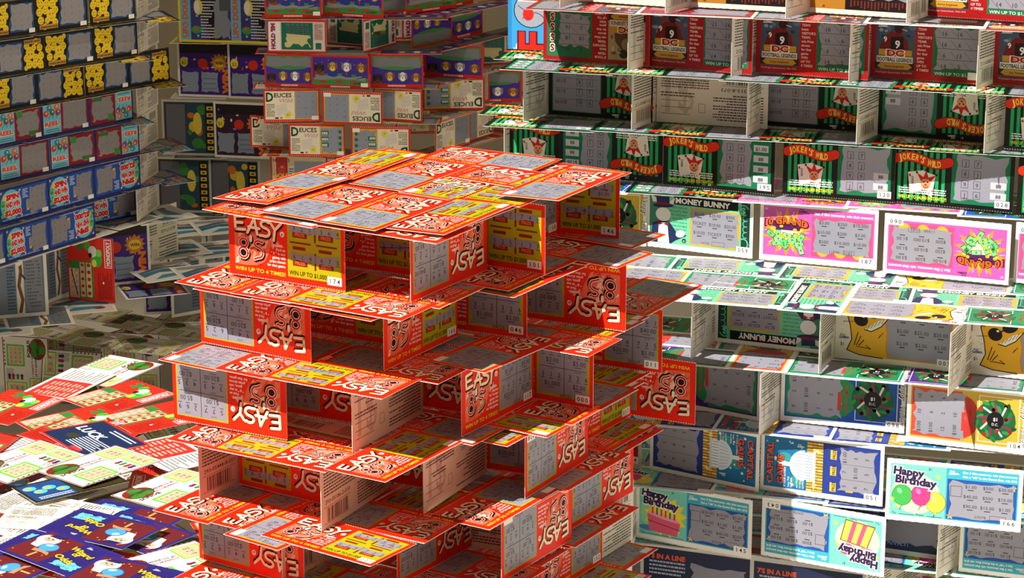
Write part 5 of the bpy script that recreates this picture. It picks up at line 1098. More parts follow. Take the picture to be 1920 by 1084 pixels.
T('birthday', 'b', 0.5223, 2.0444, 0.5265, 0, 0, -14.98, 'ticket lying flat deep on the capitol row shelf, behind the standing tickets', group='inner shelf tickets of the capitol row')
T('birthday', 'g', 0.1414, 2.0574, 0.4728, 0, 0, 165.4, 'turquoise birthday ticket lying flat, first along the front of the shelf under the birthday row', tag='')
T('dark', 'b', 0.2352, 2.0306, 0.4734, 0, 0, 165.3, 'dark red lettered ticket lying flat, second on the birthday shelf front', tag='')
T('birthday', 'b', 0.3296, 2.0056, 0.4728, 0, 0, 165.3, 'turquoise birthday ticket lying flat, third along the front of the shelf under the birthday row', tag='')
T('birthday', 'g', 0.4231, 1.9776, 0.4734, 0, 0, -14.3, 'turquoise birthday ticket lying flat, fourth along the front of the shelf under the birthday row')
T('dark', 'b', 0.1336, 2.1038, 0.4719, 0, 0, -17.27, 'ticket lying flat deep on the birthday row shelf, behind the standing tickets', group='inner shelf tickets of the birthday row')
T('birthday', 'b', 0.2283, 2.0801, 0.4725, 0, 0, 166.2, 'ticket lying flat deep on the birthday row shelf, behind the standing tickets', group='inner shelf tickets of the birthday row')
T('birthday', 'g', 0.3228, 2.0558, 0.4719, 0, 0, 164.6, 'ticket lying flat deep on the birthday row shelf, behind the standing tickets', group='inner shelf tickets of the birthday row')
T('birthday', 'b', 0.5105, 2.0023, 0.4719, 0, 0, -14.61, 'ticket lying flat deep on the birthday row shelf, behind the standing tickets', group='inner shelf tickets of the birthday row')
T('birthday', 'b', 0.1562, 2.1475, 0.4710, 0, 0, -14.97, 'ticket lying flat deep on the birthday row shelf, behind the standing tickets', group='inner shelf tickets of the birthday row')
T('birthday', 'g', 0.2502, 2.1213, 0.4716, 0, 0, 163.4, 'ticket lying flat deep on the birthday row shelf, behind the standing tickets', group='inner shelf tickets of the birthday row')
T('dark', 'b', 0.3456, 2.1003, 0.4710, 0, 0, 163.3, 'ticket lying flat deep on the birthday row shelf, behind the standing tickets', group='inner shelf tickets of the birthday row')
T('birthday', 'b', 0.4401, 2.0758, 0.4716, 0, 0, -14.65, 'ticket lying flat deep on the birthday row shelf, behind the standing tickets', group='inner shelf tickets of the birthday row')
T('capital', 'b', 0.1355, 2.1106, 0.4164, 0, 0, 163.5, 'ticket lying flat deep on the bottom row shelf, behind the standing tickets', group='inner shelf tickets of the bottom row')
T('capital', 'b', 0.3230, 2.0565, 0.4164, 0, 0, 164.2, 'ticket lying flat deep on the bottom row shelf, behind the standing tickets', group='inner shelf tickets of the bottom row')
T('birthday', 'b', 0.4172, 2.0309, 0.4170, 0, 0, -13.63, 'ticket lying flat deep on the bottom row shelf, behind the standing tickets', group='inner shelf tickets of the bottom row')
T('capital', 'b', 0.2507, 2.1233, 0.4161, 0, 0, -16.45, 'ticket lying flat deep on the bottom row shelf, behind the standing tickets', group='inner shelf tickets of the bottom row')
T('birthday', 'b', 0.3454, 2.0994, 0.4155, 0, 0, 166.4, 'ticket lying flat deep on the bottom row shelf, behind the standing tickets', group='inner shelf tickets of the bottom row')
T('capital', 'b', 0.4387, 2.0709, 0.4161, 0, 0, -17.31, 'ticket lying flat deep on the bottom row shelf, behind the standing tickets', group='inner shelf tickets of the bottom row')
T('cash', 'k', 0.0992, 2.1836, 0.9458, 90, 0, -23.68, 'black and gold cash ticket, first standing in the cash row', W=0.0990)
T('cash', 'g', 0.1992, 2.1533, 0.9458, 90, 180, -19, 'black and gold cash ticket upside down, second standing in the cash row', W=0.0990)
T('cash', 'g', 0.2977, 2.1232, 0.9458, 90, 180, -21.98, 'black and gold cash ticket upside down, third standing in the cash row', W=0.0990)
T('football', 'a', 0.3947, 2.1032, 0.9458, 90, 0, -22.75, 'dark red football ticket, fourth standing in the cash row')
T('football', 's', 0.0741, 2.2004, 0.8903, 90, 180, -21.29, 'dark red football ticket upside down numbered 076, first standing in football row', tag='076', W=0.0990)
T('football', 'a', 0.1629, 2.1673, 0.8903, 90, 0, -27.95, 'dark red football ticket, second standing in the football row', W=0.0990)
T('football', 'b', 0.2573, 2.1391, 0.8903, 90, 0, -21.09, 'dark red football ticket, third standing in the football row', W=0.0990)
T('football', 'b', 0.3537, 2.1189, 0.8903, 90, 0, -21.03, 'dark red football ticket, fourth standing in the football row', tag='', W=0.0990)
T('football', 'c', 0.4542, 2.0865, 0.8903, 90, 0, -22.64, 'dark red football ticket, fifth standing in the football row')
T('joker', 'c', 0.0793, 2.2260, 0.8348, 90, 180, -21.3, 'black and green joker ticket upside down, first standing in the upper joker row', W=0.0990)
T('joker', 'a', 0.1773, 2.1986, 0.8348, 90, 180, 161.1, 'pale ticket back, second standing from the left in the upper joker row', back='95-05313-8-073')
T('joker', 'c', 0.2687, 2.1800, 0.8348, 90, 180, -19.97, 'black and green joker ticket upside down, third standing in the upper joker row', W=0.0990)
T('joker', 'b', 0.3660, 2.1399, 0.8348, 90, 180, -22.49, 'black and green joker ticket upside down, fourth standing in the upper joker row', tag='', W=0.1011)
T('joker', 'a', 0.4660, 2.0830, 0.8348, 90, 0, -21.79, 'black and green joker ticket, fifth standing in the upper joker row')
T('joker', 'a', 0.0444, 2.2547, 0.7793, 90, 0, -18.76, 'black and green joker ticket, first standing in the lower joker row', W=0.0990)
T('joker', 'a', 0.0892, 2.2241, 0.7793, 90, 180, -22.07, 'black and green joker ticket upside down numbered 100, second standing in lower joker row', tag='100', W=0.0990)
T('joker', 'a', 0.1831, 2.1823, 0.7793, 90, 0, -23.44, 'black and green joker ticket numbered 195, third standing in lower joker row', tag='195', W=0.1042)
T('joker', 'b', 0.2855, 2.1500, 0.7793, 90, 0, -18.43, 'black and green joker ticket numbered 120, fourth standing in lower joker row', tag='120', W=0.0990)
T('joker', 'b', 0.3797, 2.1181, 0.7793, 90, 0, -23.26, 'black and green joker ticket numbered 028, fifth standing in lower joker row', tag='028', W=0.1065)
T('joker', 'a', 0.4764, 2.0687, 0.7793, 90, 0, -24.47, 'black and green joker ticket, sixth standing in the lower joker row')
T('wreath', 'r', 0.0725, 2.2120, 0.7238, 90, 0, -18.54, 'gold holiday wreath ticket, first standing in the pink row', W=0.1016)
T('bunny', 'a', 0.1666, 2.1760, 0.7238, 90, 0, -26.09, 'mint green dollar ticket numbered 059, second standing in pink row', tag='059', W=0.1019)
T('grand', 'a', 0.2676, 2.1341, 0.7238, 90, 0, -19.8, 'pink ticket with banknote pile numbered 187, third standing in pink row', tag='187', W=0.1050)
T('grand', 'b', 0.3717, 2.0875, 0.7238, 90, 180, -21.79, 'pink ticket with banknote pile upside down numbered 060, fourth standing in pink row', tag='060', W=0.1090)
T('grand', 'c', 0.4751, 2.0574, 0.7238, 90, 180, -22.63, 'pink ticket with banknote pile upside down numbered 040, fifth standing in pink row', tag='040')
T('bunny', 'a', 0.2206, 2.0668, 0.6683, 90, 180, -22.66, 'mint green dollar ticket upside down, first standing in the cat row', W=0.0990)
T('cat', 'a', 0.3204, 2.0184, 0.6683, 90, 0, -23.7, 'cream and orange cat ticket numbered 003, second standing in cat row', tag='003', W=0.1035)
T('cat', 'b', 0.4250, 1.9772, 0.6683, 90, 0, -22, 'cream and orange cat ticket, third standing in the cat row')
T('wreath', 'p', 0.1648, 2.0631, 0.6128, 90, 180, -32.01, 'purple holiday wreath ticket upside down, first standing in the wreath row', W=0.1088)
T('wreath', 'b', 0.2785, 2.0198, 0.6128, 90, 0, -19.11, 'blue holiday wreath ticket numbered 098, second standing in wreath row', tag='098', W=0.1060)
T('wreath', 'r', 0.3734, 1.9670, 0.6128, 90, 0, -21.28, 'gold holiday wreath ticket numbered 104, third standing in wreath row', tag='104', W=0.0990)
T('dark', 'b', 0.0669, 2.1000, 0.5573, 90, 0, -32.82, 'dark red lettered ticket numbered 124, first standing in capitol row', tag='124', W=0.1083)
T('capital', 'b', 0.1644, 2.0402, 0.5573, 90, 180, -32.74, 'blue capitol dome ticket upside down numbered 013, second standing in capitol row', tag='013', W=0.1060)
T('capital', 'a', 0.2598, 1.9972, 0.5573, 90, 0, -22.55, 'blue capitol dome ticket numbered 051, third standing in capitol row', tag='051', W=0.1065)
T('birthday', 'b', 0.3599, 1.9333, 0.5573, 90, 0, -16.36, 'turquoise birthday ticket numbered 166, fourth standing in capitol row', tag='166', W=0.1100)
T('birthday', 'c', 0.1551, 2.0232, 0.5018, 90, 0, -28.5, 'turquoise birthday ticket numbered 145, first standing in birthday row', tag='145', W=0.1086)
T('birthday', 'g', 0.2609, 1.9829, 0.5018, 90, 180, -27.49, 'turquoise birthday ticket upside down numbered 043, second standing in birthday row', tag='043', W=0.1100)
T('dark', 'a', 0.3223, 2.0120, 0.5018, 90, 0, -21.74, 'dark blue ticket, third standing in the birthday row', W=0.0990)
T('birthday', 'b', 0.4222, 1.9546, 0.5018, 90, 180, -19.11, 'turquoise birthday ticket upside down, fourth standing in the birthday row')
T('dark', 'a', 0.1591, 2.0295, 0.4463, 90, 0, -20.44, 'dark blue ticket, first standing in the bottom row', W=0.1011)
T('dark', 'a', 0.2511, 1.9948, 0.4463, 90, 0, -19.98, 'dark blue ticket, second standing in the bottom row', W=0.1002)
T('cash', 'k', 0.0663, 2.2080, 0.9458, 90, 180, 240.4, 'pale text back of a ticket set edge-on, first divider in the cash row', back='212-00887-2-010')
T('cash', 'k', 0.1582, 2.1762, 0.9458, 90, 0, 236.9, 'pale text back of a ticket set edge-on, second divider in the cash row', back='212-00887-2-011')
T('cash', 'k', 0.2589, 2.1499, 0.9458, 90, 180, 235.7, 'pale text back of a ticket set edge-on, third divider in the cash row', back='212-00887-2-012')
T('cash', 'k', 0.3555, 2.1262, 0.9458, 90, 0, 237.6, 'pale text back of a ticket set edge-on, fourth divider in the cash row', back='212-00887-2-010')
T('football', 'a', 0.1294, 2.2053, 0.8903, 90, 180, 235.3, 'pale text back of a ticket set edge-on, first divider in the football row', back='212-00887-2-011')
T('football', 'a', 0.2225, 2.1741, 0.8903, 90, 0, 227.4, 'pale text back of a ticket set edge-on, second divider in the football row', back='212-00887-2-012')
T('football', 'a', 0.3166, 2.1512, 0.8903, 90, 180, 232.8, 'pale text back of a ticket set edge-on, third divider in the football row', back='212-00887-2-010')
T('football', 'a', 0.4175, 2.1207, 0.8903, 90, 0, 235.2, 'pale text back of a ticket set edge-on, fourth divider in the football row', back='212-00887-2-011')
T('joker', 'a', 0.0382, 2.2562, 0.8348, 90, 180, 236.3, 'pale text back of a ticket set edge-on, first divider in the upper joker row', back='212-00887-2-012')
T('joker', 'a', 0.1309, 2.2205, 0.8348, 90, 0, 239.4, 'pale text back of a ticket set edge-on, second divider in the upper joker row', back='212-00887-2-010')
T('joker', 'a', 0.2246, 2.1970, 0.8348, 90, 180, 246.2, 'pale text back of a ticket set edge-on, third divider in the upper joker row', back='212-00887-2-011')
T('joker', 'a', 0.3211, 2.1623, 0.8348, 90, 0, 239.4, 'pale text back of a ticket set edge-on, fourth divider in the upper joker row', back='212-00887-2-012')
T('joker', 'a', 0.4269, 2.1254, 0.8348, 90, 180, 235.9, 'pale text back of a ticket set edge-on, fifth divider in the upper joker row', back='212-00887-2-010')
T('joker', 'a', 0.0188, 2.3055, 0.7793, 90, 180, 239.1, 'pale text back of a ticket set edge-on, first divider in the lower joker row', back='212-00887-2-011')
T('bunny', 'a', 0.1716, 2.0795, 0.6683, 90, 180, 245.8, 'pale text back of a ticket set edge-on, first divider in the cat row', back='212-00887-2-012')
T('bunny', 'a', 0.2728, 2.0405, 0.6683, 90, 0, 248.2, 'pale text back of a ticket set edge-on, second divider in the cat row', back='212-00887-2-010')
T('bunny', 'a', 0.3726, 1.9795, 0.6683, 90, 180, 245, 'pale text back of a ticket set edge-on, third divider in the cat row', back='212-00887-2-011')
T('wreath', 'b', 0.2293, 2.0430, 0.6128, 90, 180, 243.2, 'pale text back of a ticket set edge-on, first divider in the wreath row', back='212-00887-2-012')
T('birthday', 'c', 0.3831, 1.9943, 0.5018, 90, 180, 233, 'pale text back of a ticket set edge-on, first divider in the birthday row', back='212-00887-2-010')
T('birthday', 'c', 0.1115, 2.0704, 0.5018, 90, 0, 259.2, 'pale text back of a ticket set edge-on, second divider in the birthday row', back='212-00887-2-011')
T('dark', 'a', 0.1691, 2.1026, 0.4463, 90, 180, 238.8, 'pale text back of a ticket set edge-on, first divider in the bottom row', back='212-00887-2-012')
T('dark', 'a', 0.3321, 2.0406, 0.4463, 90, 0, 232.3, 'pale text back of a ticket set edge-on, second divider in the bottom row', back='212-00887-2-010')
T('tball', 'a', 0.0216, 2.7131, 0.8223, 76, -90, 0, 'blue ticket on end with red letters behind the football row')
T('smiley', 'a', -0.7188, 3.5938, 0.6643, 90, 0, 43, 'yellow smiley ticket, first in the top smiley row, left wall', tag='', W=0.0804)
T('smiley', 'a', -0.6569, 3.6515, 0.6643, 90, 0, 43, 'yellow smiley ticket, second in the top smiley row, left wall', tag='', W=0.0893)
T('smiley', 'a', -0.5922, 3.7119, 0.6643, 90, 0, 43, 'yellow smiley ticket, third in the top smiley row, left wall', tag='', W=0.0807)
T('smiley', 'a', -0.7472, 3.5965, 0.6354, 0, 0, 42.62, 'smiley ticket lying flat, first along the shelf under the top smiley row')
T('smiley', 'a', -0.6665, 3.6716, 0.6360, 0, 0, 224.2, 'smiley ticket lying flat, second along the shelf under the top smiley row')
T('smiley', 'a', -0.5857, 3.7467, 0.6354, 0, 0, 42.01, 'smiley ticket lying flat, third along the shelf under the top smiley row')
T('smiley', 'a', -0.5523, 3.8005, 0.6643, 90, 180, 259, 'pale ticket back turning the right end of the left wall top smiley row', back='118-02231-4-000')
T('smiley', 'a', -0.5399, 3.7859, 0.6346, 0, 0, 112.9, 'ticket tip poking right from the shelf under the left wall top smiley row')
T('smiley', 'a', -0.7106, 3.6036, 0.6088, 90, 180, 44.85, 'yellow smiley ticket upside down, first in the second smiley row, left wall', W=0.0829)
T('smiley', 'a', -0.6503, 3.6635, 0.6088, 90, 0, 44.85, 'yellow smiley ticket, second in the second smiley row, left wall', tag='', W=0.0874)
T('smiley', 'a', -0.5911, 3.7224, 0.6088, 90, 0, 44.85, 'yellow smiley ticket, third in the second smiley row, left wall', tag='', W=0.0800)
T('smiley', 'a', -0.7562, 3.5884, 0.5799, 0, 0, 43.31, 'smiley ticket lying flat, first along the shelf under the second smiley row')
T('smiley', 'a', -0.6876, 3.6565, 0.5805, 0, 0, 225.5, 'smiley ticket lying flat, second along the shelf under the second smiley row')
T('smiley', 'a', -0.6189, 3.7246, 0.5799, 0, 0, 44.03, 'smiley ticket lying flat, third along the shelf under the second smiley row')
T('smiley', 'a', -0.5556, 3.8079, 0.6088, 90, 180, 259, 'pale ticket back turning the right end of the left wall second smiley row', back='118-02231-4-001')
T('smiley', 'a', -0.5793, 3.7604, 0.5791, 0, 0, 114.8, 'ticket tip poking right from the shelf under the left wall second smiley row')
T('smiley', 'a', -0.7278, 3.6175, 0.5533, 90, 0, 47.23, 'yellow smiley ticket, first in the third smiley row, left wall', tag='', W=0.0858)
T('smiley', 'a', -0.6693, 3.6807, 0.5533, 90, 180, 47.23, 'yellow smiley ticket upside down, second in the third smiley row, left wall', W=0.0867)
T('smiley', 'a', -0.6103, 3.7445, 0.5533, 90, 0, 47.23, 'yellow smiley ticket, third in the third smiley row, left wall', tag='', W=0.0834)
T('smiley', 'a', -0.5550, 3.8044, 0.5533, 90, 180, 47.23, 'yellow smiley ticket upside down, fourth in the third smiley row, left wall', W=0.0800)
T('smiley', 'a', -0.7673, 3.6064, 0.5244, 0, 0, 45.86, 'smiley ticket lying flat, first along the shelf under the third smiley row')
T('smiley', 'a', -0.7051, 3.6735, 0.5250, 0, 0, 226.8, 'smiley ticket lying flat, second along the shelf under the third smiley row')
T('smiley', 'a', -0.6428, 3.7407, 0.5244, 0, 0, 48.27, 'smiley ticket lying flat, third along the shelf under the third smiley row')
T('smiley', 'a', -0.5806, 3.8078, 0.5250, 0, 0, 225.9, 'smiley ticket lying flat, fourth along the shelf under the third smiley row')
T('smiley', 'a', -0.5631, 3.8446, 0.5533, 90, 180, 259, 'pale ticket back turning the right end of the left wall third smiley row', back='118-02231-4-002')
T('smiley', 'a', -0.5442, 3.8433, 0.5236, 0, 0, 117.2, 'ticket tip poking right from the shelf under the left wall third smiley row')
T('reel', 'b', -0.7263, 3.6438, 0.4978, 90, 0, 49.44, 'red and pale blue ticket, first in the upper red row, left wall', tag='', W=0.0855)
T('reel', 'a', -0.6692, 3.7106, 0.4978, 90, 0, 49.44, 'red and pale blue ticket, second in the upper red row, left wall', tag='', W=0.0906)
T('reel', 'b', -0.6114, 3.7780, 0.4978, 90, 180, 49.44, 'red and pale blue ticket upside down, third in the upper red row, left wall', W=0.0873)
T('reel', 'a', -0.7712, 3.6266, 0.4689, 0, 0, 50.67, 'red and blue ticket lying flat, first along the shelf under the upper red row')
T('reel', 'a', -0.7028, 3.7064, 0.4695, 0, 0, 230.2, 'red and blue ticket lying flat, second along the shelf under the upper red row')
T('reel', 'a', -0.6345, 3.7861, 0.4689, 0, 0, 50.45, 'red and blue ticket lying flat, third along the shelf under the upper red row')
T('reel', 'a', -0.5696, 3.8746, 0.4978, 90, 180, 259, 'pale ticket back turning the right end of the left wall upper red row', back='118-02231-4-000')
T('reel', 'b', -0.5951, 3.8281, 0.4681, 0, 0, 119.4, 'ticket tip poking right from the shelf under the left wall upper red row')
T('reel', 'a', -0.7233, 3.6544, 0.4423, 90, 0, 48.52, 'red and pale blue ticket, first in the lower red row, left wall', tag='', W=0.0931)
T('reel', 'b', -0.6630, 3.7226, 0.4423, 90, 0, 48.52, 'red and pale blue ticket, second in the lower red row, left wall', tag='', W=0.0872)
T('reel', 'b', -0.6055, 3.7877, 0.4423, 90, 180, 48.52, 'red and pale blue ticket upside down, third in the lower red row, left wall', W=0.0869)
T('reel', 'a', -0.7767, 3.6285, 0.4134, 0, 0, 47.82, 'red and blue ticket lying flat, first along the shelf under the lower red row')
T('reel', 'a', -0.7114, 3.7022, 0.4140, 0, 0, 227.1, 'red and blue ticket lying flat, second along the shelf under the lower red row')
T('reel', 'a', -0.6462, 3.7760, 0.4134, 0, 0, 48.96, 'red and blue ticket lying flat, third along the shelf under the lower red row')
T('reel', 'a', -0.5809, 3.8497, 0.4140, 0, 0, 228.9, 'red and blue ticket lying flat, fourth along the shelf under the lower red row')
T('reel', 'a', -0.5717, 3.8735, 0.4423, 90, 180, 259, 'pale ticket back turning the right end of the left wall lower red row', back='118-02231-4-001')
T('reel', 'b', -0.5431, 3.8886, 0.4126, 0, 0, 118.5, 'ticket tip poking right from the shelf under the left wall lower red row')
T('veg', 'a', -0.7210, 3.6244, 0.3868, 90, 0, 54.89, 'blue ticket, red letters, first in the upper blue row, left wall', tag='', W=0.1012)
T('veg', 'a', -0.6646, 3.7047, 0.3868, 90, 0, 54.89, 'blue ticket, red letters, second in the upper blue row, left wall', tag='', W=0.0975)
T('veg', 'a', -0.6075, 3.7859, 0.3868, 90, 180, 54.89, 'blue ticket, red letters upside down, third in the upper blue row, left wall', W=0.1015)
T('veg', 'a', -0.7735, 3.5895, 0.3579, 0, 0, 53.8, 'blue ticket lying flat, first along the shelf under the upper blue row')
T('veg', 'a', -0.7108, 3.6785, 0.3585, 0, 0, 236.3, 'blue ticket lying flat, second along the shelf under the upper blue row')
T('veg', 'a', -0.6481, 3.7676, 0.3579, 0, 0, 54.66, 'blue ticket lying flat, third along the shelf under the upper blue row')
T('veg', 'a', -0.5853, 3.8567, 0.3585, 0, 0, 234.3, 'blue ticket lying flat, fourth along the shelf under the upper blue row')
T('veg', 'a', -0.5745, 3.8774, 0.3868, 90, 180, 259, 'pale ticket back turning the right end of the left wall upper blue row', back='118-02231-4-002')
T('veg', 'a', -0.5491, 3.9039, 0.3571, 0, 0, 124.8, 'ticket tip poking right from the shelf under the left wall upper blue row')
T('veg', 'a', -0.7664, 3.5378, 0.3313, 90, 0, 56.89, 'blue ticket, red letters, first in the lower blue row, left wall', tag='', W=0.0891)
T('veg', 'a', -0.7172, 3.6133, 0.3313, 90, 0, 56.89, 'blue ticket, red letters, second in the lower blue row, left wall', tag='', W=0.0915)
T('veg', 'a', -0.6645, 3.6940, 0.3313, 90, 180, 56.89, 'blue ticket, red letters upside down, third in the lower blue row, left wall', W=0.1016)
T('beach', 'a', -0.7949, 3.5798, 0.3024, 0, 0, 57.67, 'white-edged square ticket lying flat, first along the shelf under the lower blue row')
T('beach', 'a', -0.7365, 3.6692, 0.3030, 0, 0, 237.7, 'white-edged square ticket lying flat, second along the shelf under the lower blue row')
T('beach', 'a', -0.6782, 3.7585, 0.3024, 0, 0, 56.63, 'white-edged square ticket lying flat, third along the shelf under the lower blue row')
T('beach', 'a', -0.6198, 3.8478, 0.3030, 0, 0, 235.4, 'white-edged square ticket lying flat, fourth along the shelf under the lower blue row')
T('veg', 'a', -0.5761, 3.8728, 0.3313, 90, 180, 259, 'pale ticket back turning the right end of the left wall lower blue row', back='118-02231-4-000')
T('beach', 'a', -0.5657, 3.8821, 0.3016, 0, 0, 126.8, 'ticket tip poking right from the shelf under the left wall lower blue row')
T('veg', 'a', -0.6259, 3.8300, 0.3313, 90, 0, 44, 'blue ticket set back in shade, last in the lower blue row', tag='')
T('dogs', 'a', -0.3469, 3.9698, 0.6285, 90, 0, 0, 'purple dogs ticket, first standing in the top row of the back tower', tag='', W=0.0901)
T('dogs', 'a', -0.2524, 3.9751, 0.6285, 90, 0, -16.99, 'purple dogs ticket, second standing in the top row of the back tower')
T('dogs', 'b', -0.2050, 4.0129, 0.6285, 90, 180, 26.86, 'purple dogs ticket upside down, third standing in the top row of the back tower')
T('dogs', 'a', -0.1300, 4.0367, 0.6285, 90, 0, 38.42, 'purple dogs ticket, fourth standing in the top row of the back tower')
T('dogs', 'a', -0.0901, 4.0817, 0.6285, 90, 0, 49.05, 'purple dogs ticket, fifth standing in the top row of the back tower', W=0.0804)
T('dogs', 'a', -0.3479, 3.9920, 0.5996, 0, 0, 0.05, 'red-edged ticket lying flat, first along the top shelf front of the back tower')
T('dogs', 'a', -0.2499, 3.9940, 0.6001, 0, 0, 178.6, 'red-edged ticket lying flat, second along the top shelf front of the back tower')
T('dogs', 'a', -0.1520, 3.9880, 0.5996, 0, 0, 0.5, 'red-edged ticket lying flat, third along the top shelf front of the back tower')
T('dogs', 'a', -0.1072, 4.0229, 0.5991, 0, 0, 53.32, 'red-edged ticket lying flat, first along the top shelf right side, back tower')
T('dogs', 'a', -0.0484, 4.1013, 0.5996, 0, 0, 231.2, 'red-edged ticket lying flat, second along the top shelf right side, back tower')
T('dogs', 'a', 0.0104, 4.1797, 0.5991, 0, 0, 50.48, 'red-edged ticket lying flat, third along the top shelf right side, back tower')
T('holdem', 'a', -0.3419, 3.9642, 0.5730, 90, 0, -5.66, 'green card-game ticket, first standing in the second row of the back tower', W=0.0943)
T('holdem', 'a', -0.2607, 4.0231, 0.5730, 90, 180, -23.72, 'green card-game ticket upside down, second standing in the second row of the back tower', W=0.0832)
T('holdem', 'a', -0.2119, 4.0007, 0.5730, 90, 180, 57.94, 'green card-game ticket upside down, third standing in the second row of the back tower', W=0.0926)
T('dogs', 'b', -0.1296, 4.0411, 0.5730, 90, 180, 50.84, 'purple dogs ticket upside down, fourth standing in the second row of the back tower')
T('dogs', 'b', -0.0791, 4.1072, 0.5730, 90, 0, 53.32, 'purple dogs ticket, fifth standing in the second row of the back tower')
T('dogs', 'b', -0.3583, 3.9954, 0.5441, 0, 0, 0.73, 'red-edged ticket lying flat, first along the second shelf front of the back tower')
T('dogs', 'b', -0.2603, 3.9974, 0.5446, 0, 0, 178.6, 'red-edged ticket lying flat, second along the second shelf front of the back tower')
T('dogs', 'b', -0.1623, 3.9915, 0.5441, 0, 0, -0.54, 'red-edged ticket lying flat, third along the second shelf front of the back tower')
T('dogs', 'b', -0.1175, 4.0264, 0.5436, 0, 0, 50.83, 'red-edged ticket lying flat, first along the second shelf right side, back tower')
T('dogs', 'b', -0.0587, 4.1048, 0.5441, 0, 0, 235.2, 'red-edged ticket lying flat, second along the second shelf right side, back tower')
T('dogs', 'b', 0.0001, 4.1832, 0.5436, 0, 0, 52.91, 'red-edged ticket lying flat, third along the second shelf right side, back tower')
T('dogs', 'b', -0.3549, 3.9670, 0.5175, 90, 0, -4.66, 'purple dogs ticket, first standing in the third row of the back tower', W=0.0804)
T('dogs', 'a', -0.2730, 3.9540, 0.5175, 90, 0, -9.19, 'purple dogs ticket, second standing in the third row of the back tower', tag='', W=0.0949)
T('dogs', 'b', -0.1835, 3.9622, 0.5175, 90, 0, -4.97, 'purple dogs ticket, third standing in the third row of the back tower', W=0.0854)
T('dogs', 'b', -0.0951, 4.0475, 0.5175, 90, 0, -18.78, 'purple dogs ticket, fourth standing in the third row of the back tower')
T('holdem', 'a', -0.0402, 4.1518, 0.5175, 90, 0, 13.48, 'green card-game ticket, fifth standing in the third row of the back tower')
T('deuces', 'a', -0.3629, 3.9919, 0.4886, 0, 0, 0.65, 'red-edged ticket lying flat, first along the third shelf front of the back tower')
T('deuces', 'a', -0.2649, 3.9940, 0.4891, 0, 0, 179.2, 'red-edged ticket lying flat, second along the third shelf front of the back tower')
T('deuces', 'a', -0.1669, 3.9880, 0.4886, 0, 0, -2.32, 'red-edged ticket lying flat, third along the third shelf front of the back tower')
T('deuces', 'a', -0.1221, 4.0229, 0.4881, 0, 0, 52.49, 'red-edged ticket lying flat, first along the third shelf right side, back tower')
T('deuces', 'a', -0.0633, 4.1013, 0.4886, 0, 0, 231.7, 'red-edged ticket lying flat, second along the third shelf right side, back tower')
T('deuces', 'a', -0.0045, 4.1797, 0.4881, 0, 0, 51.53, 'red-edged ticket lying flat, third along the third shelf right side, back tower')
T('deuces', 'a', -0.3518, 3.9593, 0.4620, 90, 0, 2.61, 'cream ticket, first standing in the fourth row of the back tower', tag='', W=0.0899)
T('deuces', 'a', -0.2540, 3.9416, 0.4620, 90, 180, -8.79, 'cream ticket upside down, second standing in the fourth row of the back tower', tag='', W=0.0982)
T('deuces', 'a', -0.1832, 3.9661, 0.4620, 90, 180, -16.42, 'cream ticket upside down, third standing in the fourth row of the back tower', W=0.0827)
T('deuces', 'b', -0.0950, 4.0522, 0.4620, 90, 180, 6.61, 'cream ticket upside down, fourth standing in the fourth row of the back tower')
T('dogs', 'b', -0.0347, 4.1182, 0.4620, 90, 0, 0, 'purple dogs ticket, fifth standing in the fourth row of the back tower')
T('deuces', 'b', -0.3601, 3.9828, 0.4331, 0, 0, -0.05, 'red-edged ticket lying flat, first along the fourth shelf front of the back tower')
T('deuces', 'b', -0.2621, 3.9849, 0.4336, 0, 0, 179.6, 'red-edged ticket lying flat, second along the fourth shelf front of the back tower')
T('deuces', 'b', -0.1642, 3.9789, 0.4331, 0, 0, -1.38, 'red-edged ticket lying flat, third along the fourth shelf front of the back tower')
T('deuces', 'b', -0.1194, 4.0138, 0.4326, 0, 0, 51.43, 'red-edged ticket lying flat, first along the fourth shelf right side, back tower')
T('deuces', 'b', -0.0606, 4.0922, 0.4331, 0, 0, 232.9, 'red-edged ticket lying flat, second along the fourth shelf right side, back tower')
T('deuces', 'b', -0.0018, 4.1706, 0.4326, 0, 0, 54.01, 'red-edged ticket lying flat, third along the fourth shelf right side, back tower')
T('deuces', 'b', -0.3121, 3.9520, 0.4065, 90, 0, -4.38, 'cream ticket, first standing in the fifth row of the back tower', tag='', W=0.0909)
T('deuces', 'b', -0.2095, 3.9353, 0.4065, 90, 180, -3.46, 'cream ticket upside down, second standing in the fifth row of the back tower', tag='', W=0.0949)
T('deuces', 'a', -0.0959, 4.0096, 0.4065, 90, 0, 57.01, 'cream ticket, third standing in the fifth row of the back tower', tag='')
T('deuces', 'a', -0.0550, 4.0828, 0.4065, 90, 180, 56.31, 'cream ticket upside down, fourth standing in the fifth row of the back tower', W=0.0886)
T('deuces', 'a', -0.3766, 4.0102, 0.4065, 90, 0, -13.39, 'cream ticket, fifth standing in the fifth row of the back tower')
T('hearts', 'a', -0.3536, 3.9884, 0.3776, 0, 0, -2.52, 'red-edged ticket lying flat, first along the fifth shelf front of the back tower')
T('hearts', 'a', -0.2556, 3.9904, 0.3781, 0, 0, 179.6, 'red-edged ticket lying flat, second along the fifth shelf front of the back tower')
T('hearts', 'a', -0.1576, 3.9844, 0.3776, 0, 0, -2.7, 'red-edged ticket lying flat, third along the fifth shelf front of the back tower')
T('hearts', 'a', -0.1128, 4.0194, 0.3771, 0, 0, 53, 'red-edged ticket lying flat, first along the fifth shelf right side, back tower')
T('hearts', 'a', -0.0540, 4.0978, 0.3776, 0, 0, 234.9, 'red-edged ticket lying flat, second along the fifth shelf right side, back tower')
